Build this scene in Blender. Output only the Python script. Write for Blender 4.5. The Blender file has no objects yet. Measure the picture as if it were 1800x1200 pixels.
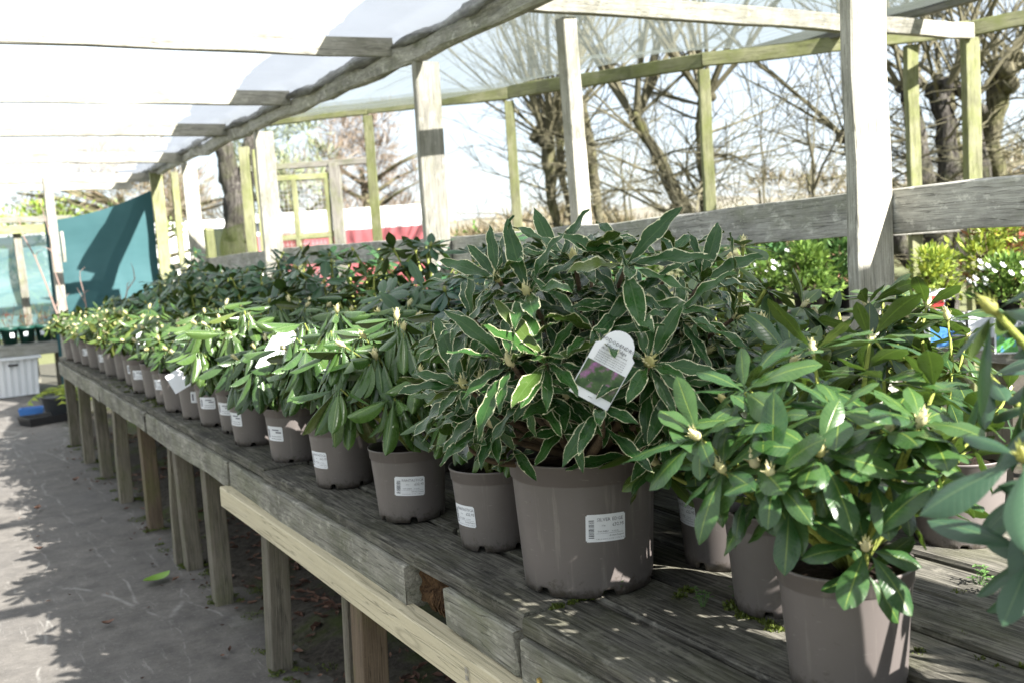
import bpy, math, random
from mathutils import Vector, Matrix, Euler, noise as mnoise

S = bpy.context.scene
COL = S.collection
R_ = math.radians

# ------------------------------------------------------------------ camera
cam_d = bpy.data.cameras.new('camera')
cam = bpy.data.objects.new('camera', cam_d); COL.objects.link(cam); S.camera = cam
_f = Vector((0.49335, 0.86431, -0.09777)).normalized()
_u = Vector((0.106, 0.052, 0.993)); _u = (_u - _f * _u.dot(_f)).normalized()
_r = _f.cross(_u).normalized()
cam.matrix_world = Matrix(((_r.x, _u.x, -_f.x, 0.0), (_r.y, _u.y, -_f.y, 0.0), (_r.z, _u.z, -_f.z, 1.34), (0, 0, 0, 1)))
cam_d.sensor_width = 36.0; cam_d.lens = 36.0
cam_d.clip_start = 0.05; cam_d.clip_end = 3000
cam_d.dof.use_dof = True; cam_d.dof.focus_distance = 2.05; cam_d.dof.aperture_fstop = 5.6
CAM = Vector((0, 0, 1.34))

# ------------------------------------------------------------------ world, sun, exposure
SUN_EL, SUN_AZ = R_(38), R_(23)          # azimuth measured from -Y towards +X
sdir = Vector((math.sin(SUN_AZ) * math.cos(SUN_EL), -math.cos(SUN_AZ) * math.cos(SUN_EL), math.sin(SUN_EL)))
w = bpy.data.worlds.new('World'); S.world = w; w.use_nodes = True
nt = w.node_tree; nt.nodes.clear()
sky = nt.nodes.new('ShaderNodeTexSky'); sky.sky_type = 'NISHITA'; sky.sun_disc = False
sky.sun_elevation = SUN_EL; sky.sun_rotation = math.atan2(sdir.x, sdir.y)
sky.air_density = 1.0; sky.dust_density = 0.8; sky.ozone_density = 1.0
bg = nt.nodes.new('ShaderNodeBackground'); bg.inputs[1].default_value = 0.050
out = nt.nodes.new('ShaderNodeOutputWorld')
tcw = nt.nodes.new('ShaderNodeTexCoord'); cn = nt.nodes.new('ShaderNodeTexNoise'); cn.inputs['Scale'].default_value = 2.2; cn.inputs['Detail'].default_value = 6
mp = nt.nodes.new('ShaderNodeMapRange'); mp.inputs[1].default_value = .35; mp.inputs[2].default_value = .65; mp.inputs[3].default_value = .58; mp.inputs[4].default_value = .82
nt.links.new(tcw.outputs['Generated'], cn.inputs['Vector']); nt.links.new(cn.outputs[0], mp.inputs[0])
veil = nt.nodes.new('ShaderNodeMix'); veil.data_type = 'RGBA'; veil.inputs[7].default_value = (4.6, 5.05, 5.6, 1)      # thin bright cloud over the whole sky
nt.links.new(mp.outputs[0], veil.inputs[0]); nt.links.new(sky.outputs[0], veil.inputs[6]); nt.links.new(veil.outputs[2], bg.inputs[0]); nt.links.new(bg.outputs[0], out.inputs[0])
sun_d = bpy.data.lights.new('sun', 'SUN'); sun_d.energy = 5.0; sun_d.angle = R_(0.53); sun_d.color = (1.0, 0.96, 0.90)
sun = bpy.data.objects.new('sun', sun_d); COL.objects.link(sun)
sun.rotation_euler = sdir.to_track_quat('Z', 'Y').to_euler(); sun.location = (3, -8, 9)
S.view_settings.view_transform = 'Standard'; S.view_settings.look = 'None'
S.view_settings.exposure = 2.32; S.view_settings.gamma = 1.0
S.render.engine = 'CYCLES'
S.cycles.max_bounces = 7; S.cycles.diffuse_bounces = 3; S.cycles.glossy_bounces = 2
S.cycles.transmission_bounces = 3; S.cycles.transparent_max_bounces = 12
S.cycles.use_denoising = True
S.cycles.caustics_reflective = False; S.cycles.caustics_refractive = False
S.cycles.sample_clamp_indirect = 6.0

# ------------------------------------------------------------------ helpers
def tag(o, label=None, cat=None, group=None, kind=None):
    if label: o['label'] = label
    if cat: o['category'] = cat
    if group: o['group'] = group
    if kind: o['kind'] = kind
    return o

def link(name, data, parent=None, mat4=None):
    o = bpy.data.objects.new(name, data); COL.objects.link(o)
    if parent is not None:
        o.parent = parent
    if mat4 is not None: o.matrix_basis = mat4
    return o

def empty(name, loc):
    o = bpy.data.objects.new(name, None); o.empty_display_size = 0.05
    o.location = loc; COL.objects.link(o); return o

def me(name, V, F, mats, smooth=False, uv=None, mi=None):
    m = bpy.data.meshes.new(name); m.from_pydata(V, [], F)
    for x in (mats if isinstance(mats, (list, tuple)) else [mats]): m.materials.append(x)
    if mi: m.polygons.foreach_set('material_index', mi)
    if smooth: m.polygons.foreach_set('use_smooth', [True] * len(F))
    if uv:
        l = m.uv_layers.new(name='UVMap')
        flat = []
        for p in m.polygons:
            for vi in p.vertices: flat += uv[vi]
        l.data.foreach_set('uv', flat)
    m.update(); return m

def frame(xd, zd):
    x = Vector(xd).normalized(); z = Vector(zd); z = z - x * z.dot(x)
    if z.length < 1e-6: z = x.orthogonal()
    z.normalize(); y = z.cross(x)
    return x, y, z

def m4(x, y, z, p, s=1.0):
    return Matrix(((x.x * s, y.x * s, z.x * s, p[0]), (x.y * s, y.y * s, z.y * s, p[1]), (x.z * s, y.z * s, z.z * s, p[2]), (0, 0, 0, 1)))

def board(name, a, b, wy, wz, mat, parent, up=(0, 0, 1), rough=0.0015, ch=0.004, seg=None, seed=0, base=None):
    """a timber from a to b (centre line); wy across, wz along 'up'; its own mesh, grain along local x"""
    a, b = Vector(a), Vector(b); L = (b - a).length
    x, y, z = frame(b - a, up); rnd = random.Random(hash((round(a.x, 3), round(a.y, 3), round(b.z, 3), seed)) & 0xffffff)
    n = seg or max(2, min(14, int(L / 0.25)))
    hy, hz = wy / 2, wz / 2
    prof = [(-hy, -hz + ch), (-hy + ch, -hz), (hy - ch, -hz), (hy, -hz + ch), (hy, hz - ch), (hy - ch, hz), (-hy + ch, hz), (-hy, hz - ch)]
    V, F = [], []
    wob = [(rnd.gauss(0, rough * 1.2), rnd.gauss(0, rough * 1.2)) for _ in range(n + 1)]
    for i in range(n + 1):
        t = -L / 2 + L * i / n
        for (py, pz) in prof:
            V.append((t + (rnd.gauss(0, rough) if i in (0, n) else 0), py + wob[i][0] + rnd.gauss(0, rough * .5), pz + wob[i][1] + rnd.gauss(0, rough * .5)))
    for i in range(n):
        for k in range(8):
            k2 = (k + 1) % 8
            F.append((i * 8 + k, i * 8 + k2, (i + 1) * 8 + k2, (i + 1) * 8 + k))
    F.append(tuple(range(7, -1, -1))); F.append(tuple(n * 8 + k for k in range(8)))
    m = me(name, V, F, mat)
    p = (a + b) / 2
    if parent is not None: p = p - parent.location
    return link(name, m, parent, m4(x, y, z, p))

def tube(V, F, pts, rad, sides=6, cap=True, lump=0.0, rnd=None):
    """append a tube along pts"""
    b0 = len(V); n = len(pts); pts = [Vector(p) for p in pts]
    ref = Vector((0.31, 0.77, 0.55))
    for i, p in enumerate(pts):
        d = (pts[min(i + 1, n - 1)] - pts[max(i - 1, 0)])
        if d.length < 1e-9: d = Vector((0, 0, 1))
        d.normalize()
        u = d.cross(ref)
        if u.length < 0.05: u = d.orthogonal()
        u.normalize(); v = d.cross(u)
        for k in range(sides):
            an = 2 * math.pi * k / sides
            r = rad[i] * (1 + (rnd.uniform(-lump, lump) if rnd else 0))
            V.append(tuple(p + u * (r * math.cos(an)) + v * (r * math.sin(an))))
    for i in range(n - 1):
        for k in range(sides):
            k2 = (k + 1) % sides
            F.append((b0 + i * sides + k, b0 + i * sides + k2, b0 + (i + 1) * sides + k2, b0 + (i + 1) * sides + k))
    if cap:
        F.append(tuple(b0 + k for k in range(sides - 1, -1, -1)))
        F.append(tuple(b0 + (n - 1) * sides + k for k in range(sides)))

def text2d(s, size):
    """flat mesh of a line of text: (verts2d, tris)"""
    cu = bpy.data.curves.new('txt', 'FONT'); cu.body = s; cu.size = size; cu.resolution_u = 1
    o = bpy.data.objects.new('txt', cu); COL.objects.link(o)
    dg = bpy.context.evaluated_depsgraph_get(); ev = o.evaluated_get(dg); mm = ev.to_mesh()
    V = [(v.co.x, v.co.y) for v in mm.vertices]; F = [tuple(p.vertices) for p in mm.polygons]
    ev.to_mesh_clear(); bpy.data.objects.remove(o); bpy.data.curves.remove(cu)
    return V, F

# ------------------------------------------------------------------ materials
class NT:
    def __init__(s, name):
        s.m = bpy.data.materials.new(name); s.m.use_nodes = True; s.t = s.m.node_tree; s.t.nodes.clear()
        s.out = s.n('OutputMaterial')
    def n(s, ty, **kw):
        x = s.t.nodes.new('ShaderNode' + ty)
        for k, v in kw.items(): setattr(x, k, v)
        return x
    def l(s, a, b): s.t.links.new(a, b)
    def val(s, sock, v):
        if hasattr(v, 'links') or isinstance(v, bpy.types.NodeSocket): s.l(v, sock)
        else: sock.default_value = v
    def math(s, op, a, b=0.5, clamp=False):
        x = s.n('Math', operation=op); x.use_clamp = clamp; s.val(x.inputs[0], a); s.val(x.inputs[1], b); return x.outputs[0]
    def mix(s, fac, a, b, blend='MIX'):
        x = s.n('Mix', data_type='RGBA', blend_type=blend)
        s.val(x.inputs[0], fac); s.val(x.inputs[6], a if not isinstance(a, tuple) else (*a, 1)[:4]); s.val(x.inputs[7], b if not isinstance(b, tuple) else (*b, 1)[:4])
        return x.outputs[2]
    def noise(s, vec, scale, detail=4, rough=.6, dist=0.0):
        x = s.n('TexNoise'); s.l(vec, x.inputs['Vector']); x.inputs['Scale'].default_value = scale
        x.inputs['Detail'].default_value = detail; x.inputs['Roughness'].default_value = rough; x.inputs['Distortion'].default_value = dist
        return x.outputs[0]
    def ramp(s, fac, *stops):
        x = s.n('ValToRGB'); s.l(fac, x.inputs[0]); e = x.color_ramp.elements
        while len(e) < len(stops): e.new(0.5)
        for i, (p, c) in enumerate(stops):
            e[i].position = p; e[i].color = (*c, 1) if isinstance(c, tuple) else (c, c, c, 1)
        return x.outputs[0]
    def mapping(s, vec, sc=(1, 1, 1), loc=(0, 0, 0), rot=(0, 0, 0)):
        x = s.n('Mapping'); s.l(vec, x.inputs[0]); s.val(x.inputs['Scale'], sc); s.val(x.inputs['Location'], loc); s.val(x.inputs['Rotation'], rot); return x.outputs[0]
    def bump(s, h, strength=.3, dist=.002):
        x = s.n('Bump'); x.inputs['Strength'].default_value = strength; x.inputs['Distance'].default_value = dist; s.l(h, x.inputs['Height']); return x.outputs[0]
    def bsdf(s, color, rough=.6, spec=.5, normal=None, **kw):
        x = s.n('BsdfPrincipled'); s.val(x.inputs['Base Color'], color if not isinstance(color, tuple) else (*color, 1)[:4])
        s.val(x.inputs['Roughness'], rough); s.val(x.inputs['Specular IOR Level'], spec)
        if normal is not None: s.l(normal, x.inputs['Normal'])
        for k, v in kw.items(): s.val(x.inputs[k], v)
        return x.outputs[0]
    def done(s, sh): s.l(sh, s.out.inputs[0]); return s.m

def flat(name, c, rough=.6, spec=.4):
    t = NT(name); return t.done(t.bsdf(c, rough, spec))

def wood(name, dark, light, moss=0.0, moss_c=(.13, .16, .03), stain=.5, rough=.85, contrast=1.0, lichen=.0, gx=2.6):
    t = NT(name); tc = t.n('TexCoord'); oi = t.n('ObjectInfo')
    off = t.n('CombineXYZ'); t.l(t.math('MULTIPLY', oi.outputs['Random'], 37.0), off.inputs[0]); t.l(t.math('MULTIPLY', oi.outputs['Random'], 13.0), off.inputs[1])
    ad = t.n('VectorMath', operation='ADD'); t.l(tc.outputs['Object'], ad.inputs[0]); t.l(off.outputs[0], ad.inputs[1]); v = ad.outputs[0]
    grain = t.noise(t.mapping(v, (gx, 80, 80)), 1.6, 6, .7, .35)
    fine = t.noise(t.mapping(v, (9, 260, 260)), 1.0, 3, .6)
    g = t.math('ADD', t.math('MULTIPLY', grain, .65), t.math('MULTIPLY', fine, .35))
    c = t.ramp(g, (.5 - .17 / contrast, dark), (.5 + .15 / contrast, light))
    blot = t.noise(t.mapping(v, (3, 7, 7)), 1.3, 5, .65)
    c = t.mix(t.ramp(blot, (.45, 0.0), (.72, stain)), c, tuple(x * .38 for x in dark))
    if lichen:
        li = t.noise(t.mapping(v, (9, 14, 14)), 2.2, 6, .7)
        c = t.mix(t.ramp(li, (.55, 0.0), (.68, lichen)), c, tuple(min(1, x * 1.45) for x in light))
    if moss:
        mo = t.noise(t.mapping(v, (3.1, 5, 5)), 1.7, 5, .7)
        c = t.mix(t.ramp(mo, (.5 - .35 * moss, 0.0), (.78 - .3 * moss, min(.95, moss + .35))), c, moss_c)
    vk = t.n('TexVoronoi', feature='F1'); t.l(t.mapping(v, (1.7, 8.0, 8.0)), vk.inputs['Vector']); vk.inputs['Scale'].default_value = 1.0
    kn = t.ramp(vk.outputs['Distance'], (.05, 1.0), (.10, 0.0)); ring = t.ramp(vk.outputs['Distance'], (.10, 0.0), (.125, .7), (.16, 0.0))
    c = t.mix(t.math('MULTIPLY', t.math('MAXIMUM', kn, ring), .6), c, tuple(x * .35 for x in dark))
    spk = t.noise(v, 150, 4, .8); c = t.mix(t.ramp(spk, (.60, 0.0), (.70, .45)), c, tuple(x * .3 for x in dark)); c = t.mix(t.ramp(spk, (.30, .4), (.40, 0.0)), c, tuple(min(1, x * 1.35) for x in light))
    # narrow drying cracks along the grain
    cr = t.noise(t.mapping(v, (.9, 30, 30)), 2.0, 2, .5, .1)
    crm = t.ramp(cr, (.485, 0.0), (.5, 1.0), (.515, 0.0))
    c = t.mix(t.math('MULTIPLY', crm, .55), c, tuple(x * .25 for x in dark))
    c = t.mix(t.math('MULTIPLY', oi.outputs['Random'], .22), c, (.05, .05, .045))
    h = t.math('SUBTRACT', g, t.math('MULTIPLY', crm, .8))
    return t.done(t.bsdf(c, rough, .25, t.bump(h, .55, .004)))

M = {}
M['bench'] = wood('weathered_bench_wood', (.024, .022, .018), (.195, .184, .152), moss=.16, moss_c=(.07, .075, .025), stain=.9, contrast=1.7, lichen=.55, gx=4.5)
M['rail'] = wood('grey_rail_wood', (.25, .24, .215), (.57, .555, .50), moss=.08, stain=.7, lichen=.8, gx=7.0)
M['fascia'] = wood('lichened_fascia_wood', (.12, .115, .092), (.37, .355, .30), moss=.22, moss_c=(.12, .13, .06), stain=.8, lichen=.6, gx=6.0)
M['post'] = wood('pale_post_wood', (.26, .25, .215), (.50, .485, .425), moss=.10, moss_c=(.16, .17, .09), stain=.55, lichen=.4, gx=4.0)
M['mossy'] = wood('mossy_post_wood', (.18, .18, .10), (.38, .38, .23), moss=.36, moss_c=(.17, .20, .05), stain=.75)
M['dark_beam'] = wood('dark_beam_wood', (.10, .095, .085), (.30, .285, .25), moss=.18, stain=.5)
M['leg'] = wood('damp_leg_wood', (.10, .088, .065), (.27, .24, .185), moss=.16, moss_c=(.09, .11, .025), stain=.45)
M['brown_leg'] = wood('brown_leg_wood', (.10, .070, .045), (.22, .165, .11), moss=.15, stain=.3)
M['new'] = wood('new_softwood', (.52, .45, .29), (.68, .61, .43), stain=.12, rough=.7, contrast=.7)

def m_pot():
    t = NT('taupe_pot_plastic'); tc = t.n('TexCoord'); v = tc.outputs['Object']; oi = t.n('ObjectInfo')
    st = t.noise(t.mapping(v, (26, 26, 1.6)), 2.0, 4, .6)
    spots = t.noise(v, 90, 3, .6)
    du = t.noise(v, 9, 5, .65)
    c = t.mix(t.math('MULTIPLY', oi.outputs['Random'], .5), (.118, .103, .097), (.142, .126, .119))
    c = t.mix(t.ramp(st, (.57, 0.0), (.70, .40)), c, (.27, .25, .215))
    c = t.mix(t.ramp(spots, (.70, 0.0), (.74, .5)), c, (.08, .065, .05))
    c = t.mix(t.ramp(du, (.45, 0.0), (.75, .35)), c, (.10, .086, .075))
    sx = t.n('SeparateXYZ'); t.l(v, sx.inputs[0])
    spl = t.math('ADD', t.math('MULTIPLY', t.math('SUBTRACT', .022, sx.outputs[2]), 14.0), t.math('MULTIPLY', t.math('SUBTRACT', t.noise(v, 55, 5, .75), .5), 2.0))
    c = t.mix(t.ramp(spl, (-.05, 0.0), (.35, .8)), c, (.05, .042, .03))
    scf = t.noise(t.mapping(v, (40, 40, 160), (0, 0, 0), (.5, .3, 0)), 1.0, 3, .6); c = t.mix(t.ramp(scf, (.66, 0.0), (.72, .35)), c, (.26, .24, .22))
    return t.done(t.bsdf(c, t.ramp(du, (.3, .36), (.7, .55)), .45, t.bump(du, .05, .002)))
M['pot'] = m_pot()
M['soil'] = None
def m_soil(name, a, b, moss=None, sc=60):
    t = NT(name); tc = t.n('TexCoord'); v = tc.outputs['Object']
    n = t.noise(v, sc, 6, .75); c = t.ramp(n, (.35, a), (.7, b))
    if moss:
        mm = t.noise(v, 1.6, 6, .7)
        c = t.mix(t.ramp(mm, (.50, 0.0), (.62, .85)), c, moss)
    return t.done(t.bsdf(c, .95, .15, t.bump(n, .8, .01)))
M['soil'] = m_soil('potting_soil', (.010, .007, .005), (.05, .035, .025), sc=160)
M['earth'] = m_soil('damp_earth', (.028, .024, .019), (.10, .088, .07), moss=(.055, .075, .015), sc=35)

def m_path():
    t = NT('worn_concrete'); tc = t.n('TexCoord'); v = tc.outputs['Object']
    big = t.noise(v, .9, 6, .6); mid = t.noise(v, 7, 6, .7); fine = t.noise(v, 120, 3, .7)
    c = t.ramp(mid, (.3, (.074, .068, .061)), (.72, (.180, .166, .147)))
    c = t.mix(t.ramp(big, (.38, 0.0), (.66, .65)), c, (.10, .095, .09))
    # pale scuffs running along the path
    sc = t.noise(t.mapping(v, (26, 3, 1)), 1.0, 5, .7)
    c = t.mix(t.ramp(sc, (.60, 0.0), (.70, .28)), c, (.46, .445, .41))
    # pale mineral veins (filled cracks)
    wv = t.n('VectorMath', operation='ADD')
    nz = t.n('TexNoise'); t.l(v, nz.inputs['Vector']); nz.inputs['Scale'].default_value = 1.7; nz.inputs['Detail'].default_value = 5
    sp = t.n('VectorMath', operation='SCALE'); t.l(nz.outputs['Color'], sp.inputs[0]); sp.inputs['Scale'].default_value = .18
    t.l(v, wv.inputs[0]); t.l(sp.outputs[0], wv.inputs[1])
    vo = t.n('TexVoronoi', feature='DISTANCE_TO_EDGE'); t.l(t.mapping(wv.outputs[0], (2.3, .26, 1), (.35, .2, 0)), vo.inputs['Vector']); vo.inputs['Scale'].default_value = 1.25
    crk = t.ramp(vo.outputs['Distance'], (.002, 1.0), (.012, 0.0))
    crk = t.math('MULTIPLY', crk, t.ramp(t.noise(v, 4.5, 4, .7), (.45, .0), (.62, .42)))
    c = t.mix(crk, c, (.40, .39, .36))
    # dirt and damp creeping out from under the bench
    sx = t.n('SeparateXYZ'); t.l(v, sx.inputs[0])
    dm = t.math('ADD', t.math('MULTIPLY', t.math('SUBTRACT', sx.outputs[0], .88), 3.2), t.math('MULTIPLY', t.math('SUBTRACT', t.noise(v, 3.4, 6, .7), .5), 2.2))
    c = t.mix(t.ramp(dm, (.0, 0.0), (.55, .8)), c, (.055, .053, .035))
    # moss and dirt
    mo = t.noise(v, 2.3, 6, .75)
    c = t.mix(t.ramp(mo, (.60, 0.0), (.74, .5)), c, (.075, .078, .05))
    c = t.mix(t.ramp(fine, (.56, 0.0), (.70, .55)), c, (.05, .046, .042))
    fine2 = t.noise(v, 42, 5, .8); c = t.mix(t.ramp(fine2, (.56, 0.0), (.68, .28)), c, (.33, .315, .29)); c = t.mix(t.ramp(fine2, (.28, .5), (.40, 0.0)), c, (.05, .046, .042))
    return t.done(t.bsdf(c, .88, .3, t.bump(t.math('ADD', mid, t.math('MULTIPLY', fine, .4)), .35, .006)))
M['path'] = m_path()

def m_film(name, transp, tint, streak=.25, gl=.08, axis=(1, 9, 1)):
    t = NT(name); tc = t.n('TexCoord'); v = tc.outputs['Object']
    n = t.noise(t.mapping(v, axis), 1.6, 5, .65)
    tr = t.n('BsdfTransparent'); tl = t.n('BsdfTranslucent'); df = t.n('BsdfDiffuse')
    tl.inputs[0].default_value = (*tint, 1); df.inputs[0].default_value = (*tint, 1)
    a = t.n('MixShader'); a.inputs[0].default_value = .35; t.l(tl.outputs[0], a.inputs[1]); t.l(df.outputs[0], a.inputs[2])
    b = t.n('MixShader'); t.l(t.math('ADD', t.math('MULTIPLY', n, streak), transp - streak * .5, True), b.inputs[0])
    t.l(a.outputs[0], b.inputs[1]); t.l(tr.outputs[0], b.inputs[2])
    return t.done(b.outputs[0])
M['film'] = m_film('clear_roof_film', .80, (.9, .9, .9), .10)
M['shade_film'] = m_film('added_shade_film', .05, (.21, .23, .26), .08, axis=(4, 1.5, 1))  # grey tint stands for the shade on the sheeting beside the beam
M['net'] = m_film('fine_roof_netting', .56, (.17, .19, .17), .55, axis=(14, 1.2, 1))
M['green_net'] = m_film('green_wind_netting', .45, (.14, .17, .06), .2)
M['teal_clear'] = m_film('pale_teal_sheet', .18, (.22, .38, .40), .25, axis=(1, 1, 5))
def m_teal():
    t = NT('teal_woven_shade_cloth'); tc = t.n('TexCoord'); v = tc.outputs['Object']
    n = t.noise(t.mapping(v, (1, 1, 3)), 2.2, 5, .6); wv = t.noise(t.mapping(v, (160, 160, 160)), 1, 2, .5)
    c = t.mix(n, (.034, .098, .108), (.046, .125, .136))
    tl = t.n('BsdfTranslucent'); t.l(c, tl.inputs[0])
    p = t.bsdf(c, .7, .3, t.bump(t.math('ADD', n, t.math('MULTIPLY', wv, .2)), .4, .01))
    ms = t.n('MixShader'); ms.inputs[0].default_value = .25; t.l(p, ms.inputs[1]); t.l(tl.outputs[0], ms.inputs[2])
    return t.done(ms.outputs[0])
M['teal'] = m_teal()

def leafmat(name, dark, light, under, mid=(.30, .36, .10), margin=None, rough=.36, trans=.14, tcol=None, fleck=0.0, midw=.06, vein=.3, spec=.5):
    t = NT(name); uvn = t.n('UVMap'); uvn.uv_map = 'UVMap'; sp = t.n('SeparateXYZ'); t.l(uvn.outputs[0], sp.inputs[0])
    oi = t.n('ObjectInfo'); ge = t.n('NewGeometry')
    rnd = t.math('FRACT', t.math('ADD', t.math('MULTIPLY', oi.outputs['Random'], 7.31), ge.outputs['Random Per Island']))
    u, v = sp.outputs[0], sp.outputs[1]
    d = t.math('MULTIPLY', t.math('ABSOLUTE', t.math('SUBTRACT', v, .5)), 2.0)
    tc = t.n('TexCoord'); off = t.n('CombineXYZ'); t.l(t.math('MULTIPLY', rnd, 20.0), off.inputs[0])
    ad = t.n('VectorMath', operation='ADD'); t.l(uvn.outputs[0], ad.inputs[0]); t.l(off.outputs[0], ad.inputs[1])
    c = t.mix(rnd, dark, light)
    n1 = t.noise(t.mapping(ad.outputs[0], (3.5, 2, 1)), 1.5, 4, .6)
    c = t.mix(t.ramp(n1, (.35, 0.0), (.75, .45)), c, tuple(x * 1.12 for x in light))
    c = t.mix(1.0, c, oi.outputs['Color'], 'MULTIPLY')
    c = t.mix(t.ramp(t.math('FRACT', t.math('MULTIPLY', rnd, 13.7)), (.985, 0.0), (.995, .4)), c, (.18, .20, .035))
    # side veins
    w1 = t.math('SINE', t.math('MULTIPLY', t.math('SUBTRACT', u, t.math('MULTIPLY', d, .12)), 85.0))
    vm = t.ramp(t.math('MULTIPLY', t.math('ADD', w1, 1.0), .5), (.86, 0.0), (1.0, 1.0))
    c = t.mix(t.math('MULTIPLY', vm, .05), c, mid)
    if fleck:
        fl = t.noise(t.mapping(ad.outputs[0], (2.0, 1.2, 1)), 1.1, 5, .7)
        c = t.mix(t.math('MULTIPLY', t.ramp(fl, (.66, 0.0), (.70, 1.0)), fleck), c, (.50, .50, .10))
    und = t.mix(rnd, under, tuple(x * .75 for x in under))
    c = t.mix(ge.outputs['Backfacing'], c, und)
    if margin:
        nm = t.noise(t.mapping(ad.outputs[0], (9, .8, 1)), 1.6, 3, .6)
        e = t.math('ADD', d, t.math('MULTIPLY', t.math('SUBTRACT', nm, .5), 1.25))
        em = t.math('MAXIMUM', t.ramp(e, (.97, 0.0), (1.02, 1.0)), t.ramp(d, (.915, 0.0), (.955, 1.0)))
        c = t.mix(em, c, margin)
    mr = t.ramp(d, (midw * .45, 1.0), (midw, 0.0))
    c = t.mix(t.math('MULTIPLY', mr, .42), c, mid)
    br = t.noise(t.mapping(ad.outputs[0], (1, 1, 1)), 2.3, 5, .7)
    c = t.mix(t.ramp(br, (.74, 0.0), (.82, .6)), c, (.16, .10, .03))
    h = t.math('SUBTRACT', t.math('MULTIPLY', n1, .8), t.math('MULTIPLY', vm, vein))
    h = t.math('SUBTRACT', h, t.math('MULTIPLY', mr, .8))
    nb = t.bump(h, .28, .002)
    p = t.bsdf(c, t.ramp(n1, (.3, rough - .06), (.7, rough + .08)), spec, nb)
    tl = t.n('BsdfTranslucent'); tcl = t.mix(.5, c, tcol or (.10, .22, .02)); t.l(tcl, tl.inputs[0])
    ms = t.n('MixShader'); ms.inputs[0].default_value = trans; t.l(p, ms.inputs[1]); t.l(tl.outputs[0], ms.inputs[2])
    return t.done(ms.outputs[0])
M['lf_droop'] = leafmat('drooping_leaf', (.020, .056, .014), (.056, .112, .026), (.10, .12, .045), mid=(.28, .36, .13), rough=.25, trans=.14)
M['lf_silver'] = leafmat('cream_edged_leaf', (.007, .034, .012), (.018, .060, .018), (.045, .075, .015), mid=(.10, .16, .05), margin=(.70, .68, .44), spec=.30, rough=.28, trans=.12)
M['lf_broad'] = leafmat('broad_glossy_leaf', (.016, .050, .015), (.048, .100, .024), (.09, .12, .03), mid=(.34, .42, .07), rough=.30, trans=.20, fleck=.0)
M['lf_fleck'] = leafmat('yellow_flecked_leaf', (.020, .056, .014), (.055, .105, .022), (.09, .12, .03), mid=(.38, .42, .12), rough=.35, trans=.15, fleck=.85)
M['lf_dark'] = leafmat('dark_blue_green_leaf', (.009, .042, .018), (.026, .074, .028), (.06, .09, .025), mid=(.14, .20, .09), rough=.36, trans=.10)
M['lf_mid'] = leafmat('mid_green_leaf', (.026, .066, .012), (.068, .125, .022), (.10, .12, .03), mid=(.28, .34, .12), rough=.36, trans=.16)
M['lf_grey'] = leafmat('blue_grey_leaf', (.012, .042, .020), (.024, .066, .030), (.07, .11, .03), mid=(.12, .18, .07), rough=.40, trans=.09, spec=.5)
def simple_leaf(name, a, b, trans=.2):
    t = NT(name); ge = t.n('NewGeometry'); oi = t.n('ObjectInfo')
    c = t.mix(t.math('FRACT', t.math('ADD', ge.outputs['Random Per Island'], oi.outputs['Random'])), a, b)
    tl = t.n('BsdfTranslucent'); t.l(c, tl.inputs[0]); p = t.bsdf(c, .5, .4)
    ms = t.n('MixShader'); ms.inputs[0].default_value = trans; t.l(p, ms.inputs[1]); t.l(tl.outputs[0], ms.inputs[2]); return t.done(ms.outputs[0])
M['bud'] = simple_leaf('cream_bud', (.55, .52, .22), (.72, .66, .42), .2)
M['bud_green'] = simple_leaf('green_bud', (.22, .26, .06), (.42, .40, .12), .2)
M['stem'] = wood('young_stem', (.20, .24, .05), (.32, .36, .08), stain=.15)
M['stem_brown'] = wood('woody_stem', (.05, .032, .02), (.14, .10, .06), stain=.4)
def bark(name, dark, light, moss):
    t = NT(name); tc = t.n('TexCoord'); v = tc.outputs['Object']
    r1 = t.noise(t.mapping(v, (22, 22, 3.0)), 1.3, 6, .7, .6); r2 = t.noise(t.mapping(v, (60, 60, 14)), 1.0, 4, .7)
    h = t.math('ADD', r1, t.math('MULTIPLY', r2, .4)); c = t.ramp(h, (.52, tuple(x * .3 for x in dark)), (.68, dark), (.9, light))
    c = t.mix(t.ramp(t.noise(v, 3.0, 5, .7), (.48, 0.0), (.66, .7)), c, moss)
    return t.done(t.bsdf(c, .95, .1, t.bump(h, 1.0, .03)))
M['bark_dark'] = bark('dark_ridged_bark', (.050, .045, .040), (.15, .14, .125), (.065, .07, .035))
M['bark'] = bark('willow_bark', (.085, .078, .052), (.22, .20, .13), (.12, .125, .045))
M['twig'] = flat('bare_twig', (.12, .11, .070), .8, .2)
M['card'] = flat('white_card', (.70, .72, .75), .45, .4)
M['print'] = flat('dark_print', (.06, .06, .075), .6, .2)
M['grey_print'] = flat('grey_print', (.16, .16, .19), .6, .2)
M['white_plastic'] = flat('white_plastic', (.75, .76, .76), .4, .4)
M['black_plastic'] = flat('black_plastic', (.015, .015, .016), .45, .4)
M['green_plastic'] = flat('dark_green_plastic', (.010, .050, .036), .4, .4)
M['brass'] = NT('brass_screw'); M['brass'] = M['brass'].done(M['brass'].bsdf((.55, .42, .16), .35, .5, Metallic=.9))

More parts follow.
